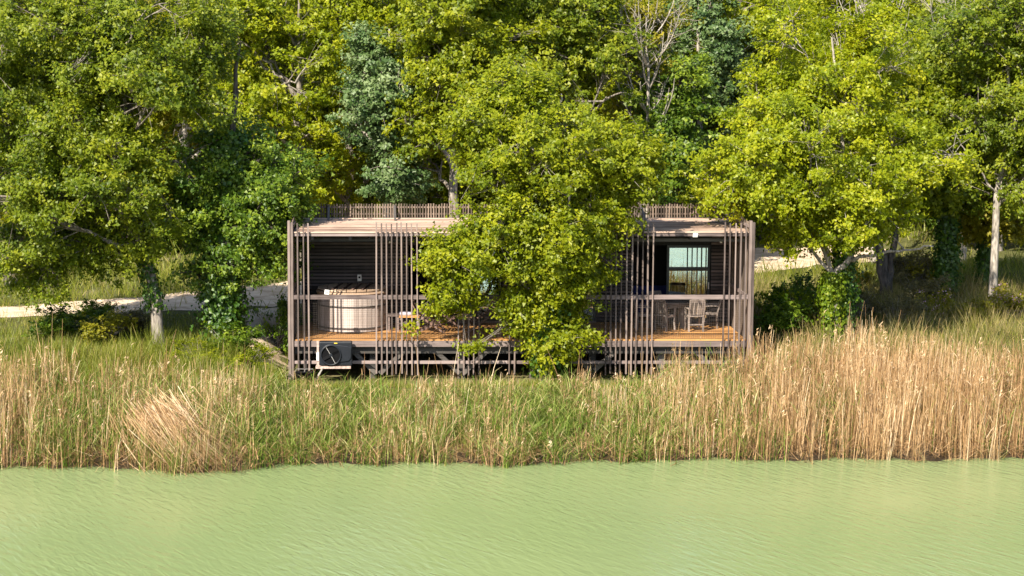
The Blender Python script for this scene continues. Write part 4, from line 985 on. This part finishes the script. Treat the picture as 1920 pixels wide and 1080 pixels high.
for i in range(34):
    kind = rr.choice(['olive', 'bright', 'brown', 'dark', 'olive']); px = rr.uniform(-80, 2000); Y = rr.uniform(19, 30) if px < 1350 else rr.uniform(24, 34)
    if px < 560: Y = rr.uniform(16.5, 24)
    d = {'olive': 'olive-green', 'bright': 'bright green', 'brown': 'dry brown', 'dark': 'dark green'}[kind]
    sz = rr.uniform(1.1, 1.9)
    shrub(kind, px, 0, sz, ('large ' if sz > 1.5 else 'smaller ') + d + ' undergrowth bush beyond the path, behind ' + landmark(px).replace('the wood', 'view'), d + ' undergrowth bushes beyond the path', Y=Y)

# ------------------------------------------------------------------ reeds, grass
g = np.random.default_rng(99)
def hmap(x): return np.interp(x, [-40, -9, -6, -3.2, -2.6, 2, 4, 6.2, 7.4, 9, 40], [1.45, 1.40, 1.22, 1.0, .86, .82, .80, .86, 1.18, 1.50, 1.58])
def dryness(x): return np.interp(x, [-40, -9.5, -8, -6, -3, 3.0, 6.5, 8.0, 9.5, 40], [.74, .68, .52, .42, .36, .33, .40, .66, .93, .97])
nR = 110000
x = g.uniform(-17, 24, nR); t = g.uniform(0, 1, nR)**0.8*np.interp(x, [-17, -3, -2, 6, 7, 24], [4.6, 4.6, 4.3, 4.3, 5.2, 5.2]) - 0.15 - np.where(g.uniform(0, 1, nR) < .04, g.uniform(0, .45, nR), 0)
dens = np.sin(x*3.1+1.3*np.sin(t*2.1))*np.sin(t*2.9+x*.8)+.6*np.sin(x*7.3+t*3)
kp = g.uniform(-1.0, 1.2, nR) < dens*1.15+0.10; x = x[kp]; t = t[kp]; nR = len(x)
y = shore(x)+t
patch = np.sin(x*1.1+0.5)+np.sin(x*2.7+1.1)*.7+np.sin(x*0.6+y*1.3)*.8+np.sin(x*5.1+y*2)*.4
pd = dryness(x)+patch*0.10; dry = g.uniform(0, 1, nR) < pd
hh = hmap(x)*g.uniform(0.55, 1.12, nR)*(1+0.06*patch)*np.where(dry, 1.08, 0.92)*np.interp(t, [-0.2, 0.6, 1.5], [0.75, .92, 1.0])
tall = (g.uniform(0, 1, nR) < 0.035) & dry; hh = np.where(tall, hh*np.interp(x, [-4, -3, 6, 8], [1.5, 1.75, 1.75, 1.28]), hh)
b = np.stack([x, y, np.maximum(height(x, y), -0.12)-0.03], 1)
az = g.normal(0.2, 1.6, nR); lean = np.abs(g.normal(0, .11, nR)); cv = np.where(dry, np.abs(g.normal(0, .10, nR)), np.abs(g.normal(.1, .35, nR)))
brk = g.uniform(0, 1, nR) < 0.10; lean = np.where(brk, g.uniform(.4, 1.2, nR), lean); hh = np.where(brk, hh*.6, hh)
wd = np.where(dry, g.uniform(.008, .018, nR), g.uniform(.012, .026, nR))
def stuff(name, sel, mat, tint, segs=3, taper=None):
    V, Q, T, P = ribbons(b[sel], hh[sel], az[sel], lean[sel], cv[sel], wd[sel], tint[sel], segs, g, taper)
    return link(name, mesh_np(name, V, Q, T), mat, kind='stuff'), P
tint = np.clip(.50+.24*g.normal(size=nR)+.08*patch-.15*tall, 0, 1)
o, Pd = stuff('dry_reeds', dry, M['reed_dry'], tint, 3, (1, .9, .7, .4)); tag(o, 'dry straw-coloured reeds standing along the water edge', 'reeds')
o, Pg = stuff('green_reeds', ~dry, M['reed_green'], tint, 3); tag(o, 'fresh green reeds mixed among the dry ones along the water edge', 'reeds')
# reed leaves, drooping from the stalks
def reed_leaves(name, P, n, mat, label, lo=.25, L=(.25, .6), w0=.012, w1=.02):
    k = g.integers(0, len(P), n); u = g.uniform(lo, .98, n)*3; i = np.clip(u.astype(int), 0, 2); f = (u-i)[:, None]
    bb = P[k, i]*(1-f)+P[k, i+1]*f
    V, Q, T, _ = ribbons(bb, g.uniform(*L, n), g.uniform(0, 6.28, n), g.uniform(.25, .8, n), g.uniform(.3, 1.6, n), g.uniform(w0, w1, n), np.clip(.55+.22*g.normal(size=n), 0, 1), 2, g, (.7, 1, .1))
    tag(link(name, mesh_np(name, V, Q, T), mat, kind='stuff'), label, 'reeds')
reed_leaves('dry_reed_leaves', Pd, 16000, M['reed_dry'], 'curled dry leaves on the straw-coloured reeds', .15, (.15, .4), .009, .016)
reed_leaves('green_reed_leaves', Pg, 27000, M['reed_mix'], 'long green leaves arching from the fresh reeds', .3, (.3, .65), .012, .022)
# seed heads
k = g.choice(len(Pd), 900); e = Pd[k, 3]; n = len(e)
pos = np.repeat(e, 7, 0)+g.normal(size=(n*7, 3))*[.018, .018, .06]; 
V, Fq, T = leaves(pos, g.normal(size=(n*7, 3)), np.array([0.4, 0, .8])+g.normal(size=(n*7, 3))*.4, np.full(n*7, .10), np.full(n*7, .022), np.clip(.8+.15*g.normal(size=n*7), 0, 1))
tag(link('reed_plumes', mesh_np('reed_plumes', V, Fq, T), M['reed_dry'], kind='stuff'), 'pale feathery plumes at the tips of the dry reeds', 'reeds')
# the flattened sheaf leaning out over the water on the left
n = 1900; p0 = on_z(290, 795, 1.05)
bx = p0[0]+g.normal(size=n)*.42; by = -8.85+g.normal(size=n)*.38; bz = 1.12+.25*g.normal(size=n)-.12*np.abs(bx-p0[0])
V, Q, T, _ = ribbons(np.stack([bx, by, bz], 1), g.uniform(1.0, 2.2, n), g.normal(-.72, .20, n), g.normal(2.22, .16, n), g.uniform(-.35, .25, n), g.uniform(.009, .018, n), np.clip(.55+.27*g.normal(size=n), 0, 1), 4, g)
V[:, 2] = np.maximum(V[:, 2], .01)
tag(link('leaning_reed_sheaf', mesh_np('leaning_reed_sheaf', V, Q, T), M['reed_dry'], kind='stuff'), 'pale flattened sheaf of dry reeds leaning over the water on the left', 'reeds')
# thatch at the water line
n = 9000; bx = g.uniform(-17, 24, n); by = shore(bx)+g.uniform(-.25, 1.0, n); bz = np.maximum(height(bx, by), 0)+g.uniform(0, .35, n)
V, Q, T, _ = ribbons(np.stack([bx, by, bz], 1), g.uniform(.3, .9, n), g.uniform(0, 6.28, n), g.uniform(.7, 1.6, n), g.uniform(0, .8, n), g.uniform(.010, .022, n), np.clip(.28+.24*g.normal(size=n), 0, 1), 2, g)
tag(link('fallen_reeds', mesh_np('fallen_reeds', V, Q, T), M['reed_dry'], kind='stuff'), 'broken brown reeds lying in a tangle at the water line', 'reeds')

# grass
PATHPX = None
def grass(name, n, x0, x1, y0, y1, L, mat, label, wd=(.012, .028), avoid=True):
    x = g.uniform(x0, x1, n); y = g.uniform(y0, y1, n)
    keep = np.ones(n, bool)
    if avoid:
        keep &= ~((x > -3.2) & (x < 9.9) & (y > -0.6) & (y < 8))
        px = PCX + F_PX*x/(y+55); 
        zc = height(x, y); dep = (y+55)*math.cos(PITCH)+(CAM[2]-zc)*math.sin(PITCH); py = PCY - F_PX*((y+55)*math.sin(PITCH)+(zc-CAM[2])*math.cos(PITCH))/dep
        px = PCX + F_PX*x/dep
        up = np.interp(px, [-260, 0, 150, 300, 420, 540, 900, 1200, 1420, 1600, 1760], [588, 577, 566, 556, 543, 528, 502, 486, 466, 460, 456])
        lo = np.interp(px, [-260, 0, 150, 300, 420, 540, 900, 1200, 1420, 1600, 1760], [618, 603, 594, 592, 588, 572, 548, 532, 514, 497, 488])
        keep &= ~((py > up+1) & (py < lo-1) & (g.uniform(0, 1, n) < .965))
        keep &= ~((px > 462) & (px < 536) & (py > 575) & (py < 702) & (g.uniform(0, 1, n) < .93))
    x = x[keep]; y = y[keep]; n = len(x)
    cl = np.clip(1+.5*np.sin(x*2.1+y)*np.sin(y*1.7-x*.6), .3, 1.6)
    V, Q, T, _ = ribbons(np.stack([x, y, height(x, y)-.02], 1), g.uniform(L[0], L[1], n)*cl, g.uniform(0, 6.28, n), np.abs(g.normal(.1, .2, n)), g.uniform(.2, 1.1, n), g.uniform(*wd, n),
                         np.clip(.48+.22*g.normal(size=n)+.08*np.sin(x*1.3+y*.8), 0, 1), 1, g, (1, .1))
    tag(link(name, mesh_np(name, V, Q, T), mat, kind='stuff'), label, 'grass')
grass('bank_grass', 34000, -17, -3.25, -6.5, 0.5, (.25, .75), M['grass'], 'tall weedy green grass on the bank left of the cabin')
grass('path_side_grass', 20000, -17, -2.6, 0.5, 8, (.12, .34), M['grass'], 'short green grass along the lakeside edge of the path')
grass('right_grass', 30000, 9.2, 25, -5, 18, (.2, .55), M['grass'], 'shaded green grass under the trees right of the cabin')
grass('right_dry_grass', 22000, 9.2, 25, -5, 12, (.3, .8), M['grass_dry'], 'dry brownish grass between the shrubs right of the cabin')
grass('front_grass', 14000, -3.2, 10.5, -6, -0.7, (.10, .28), M['grass'], 'low green grass between the reeds and the cabin stilts')
grass('far_grass', 26000, -26, 40, 14, 34, (.25, .8), M['grass'], 'rough grass beyond the path under the wood', (.03, .06))
grass('verge_grass', 18000, -22, -2, 6.5, 17, (.2, .55), M['grass'], 'shaded grass on both verges of the path, left of the cabin', (.018, .035))
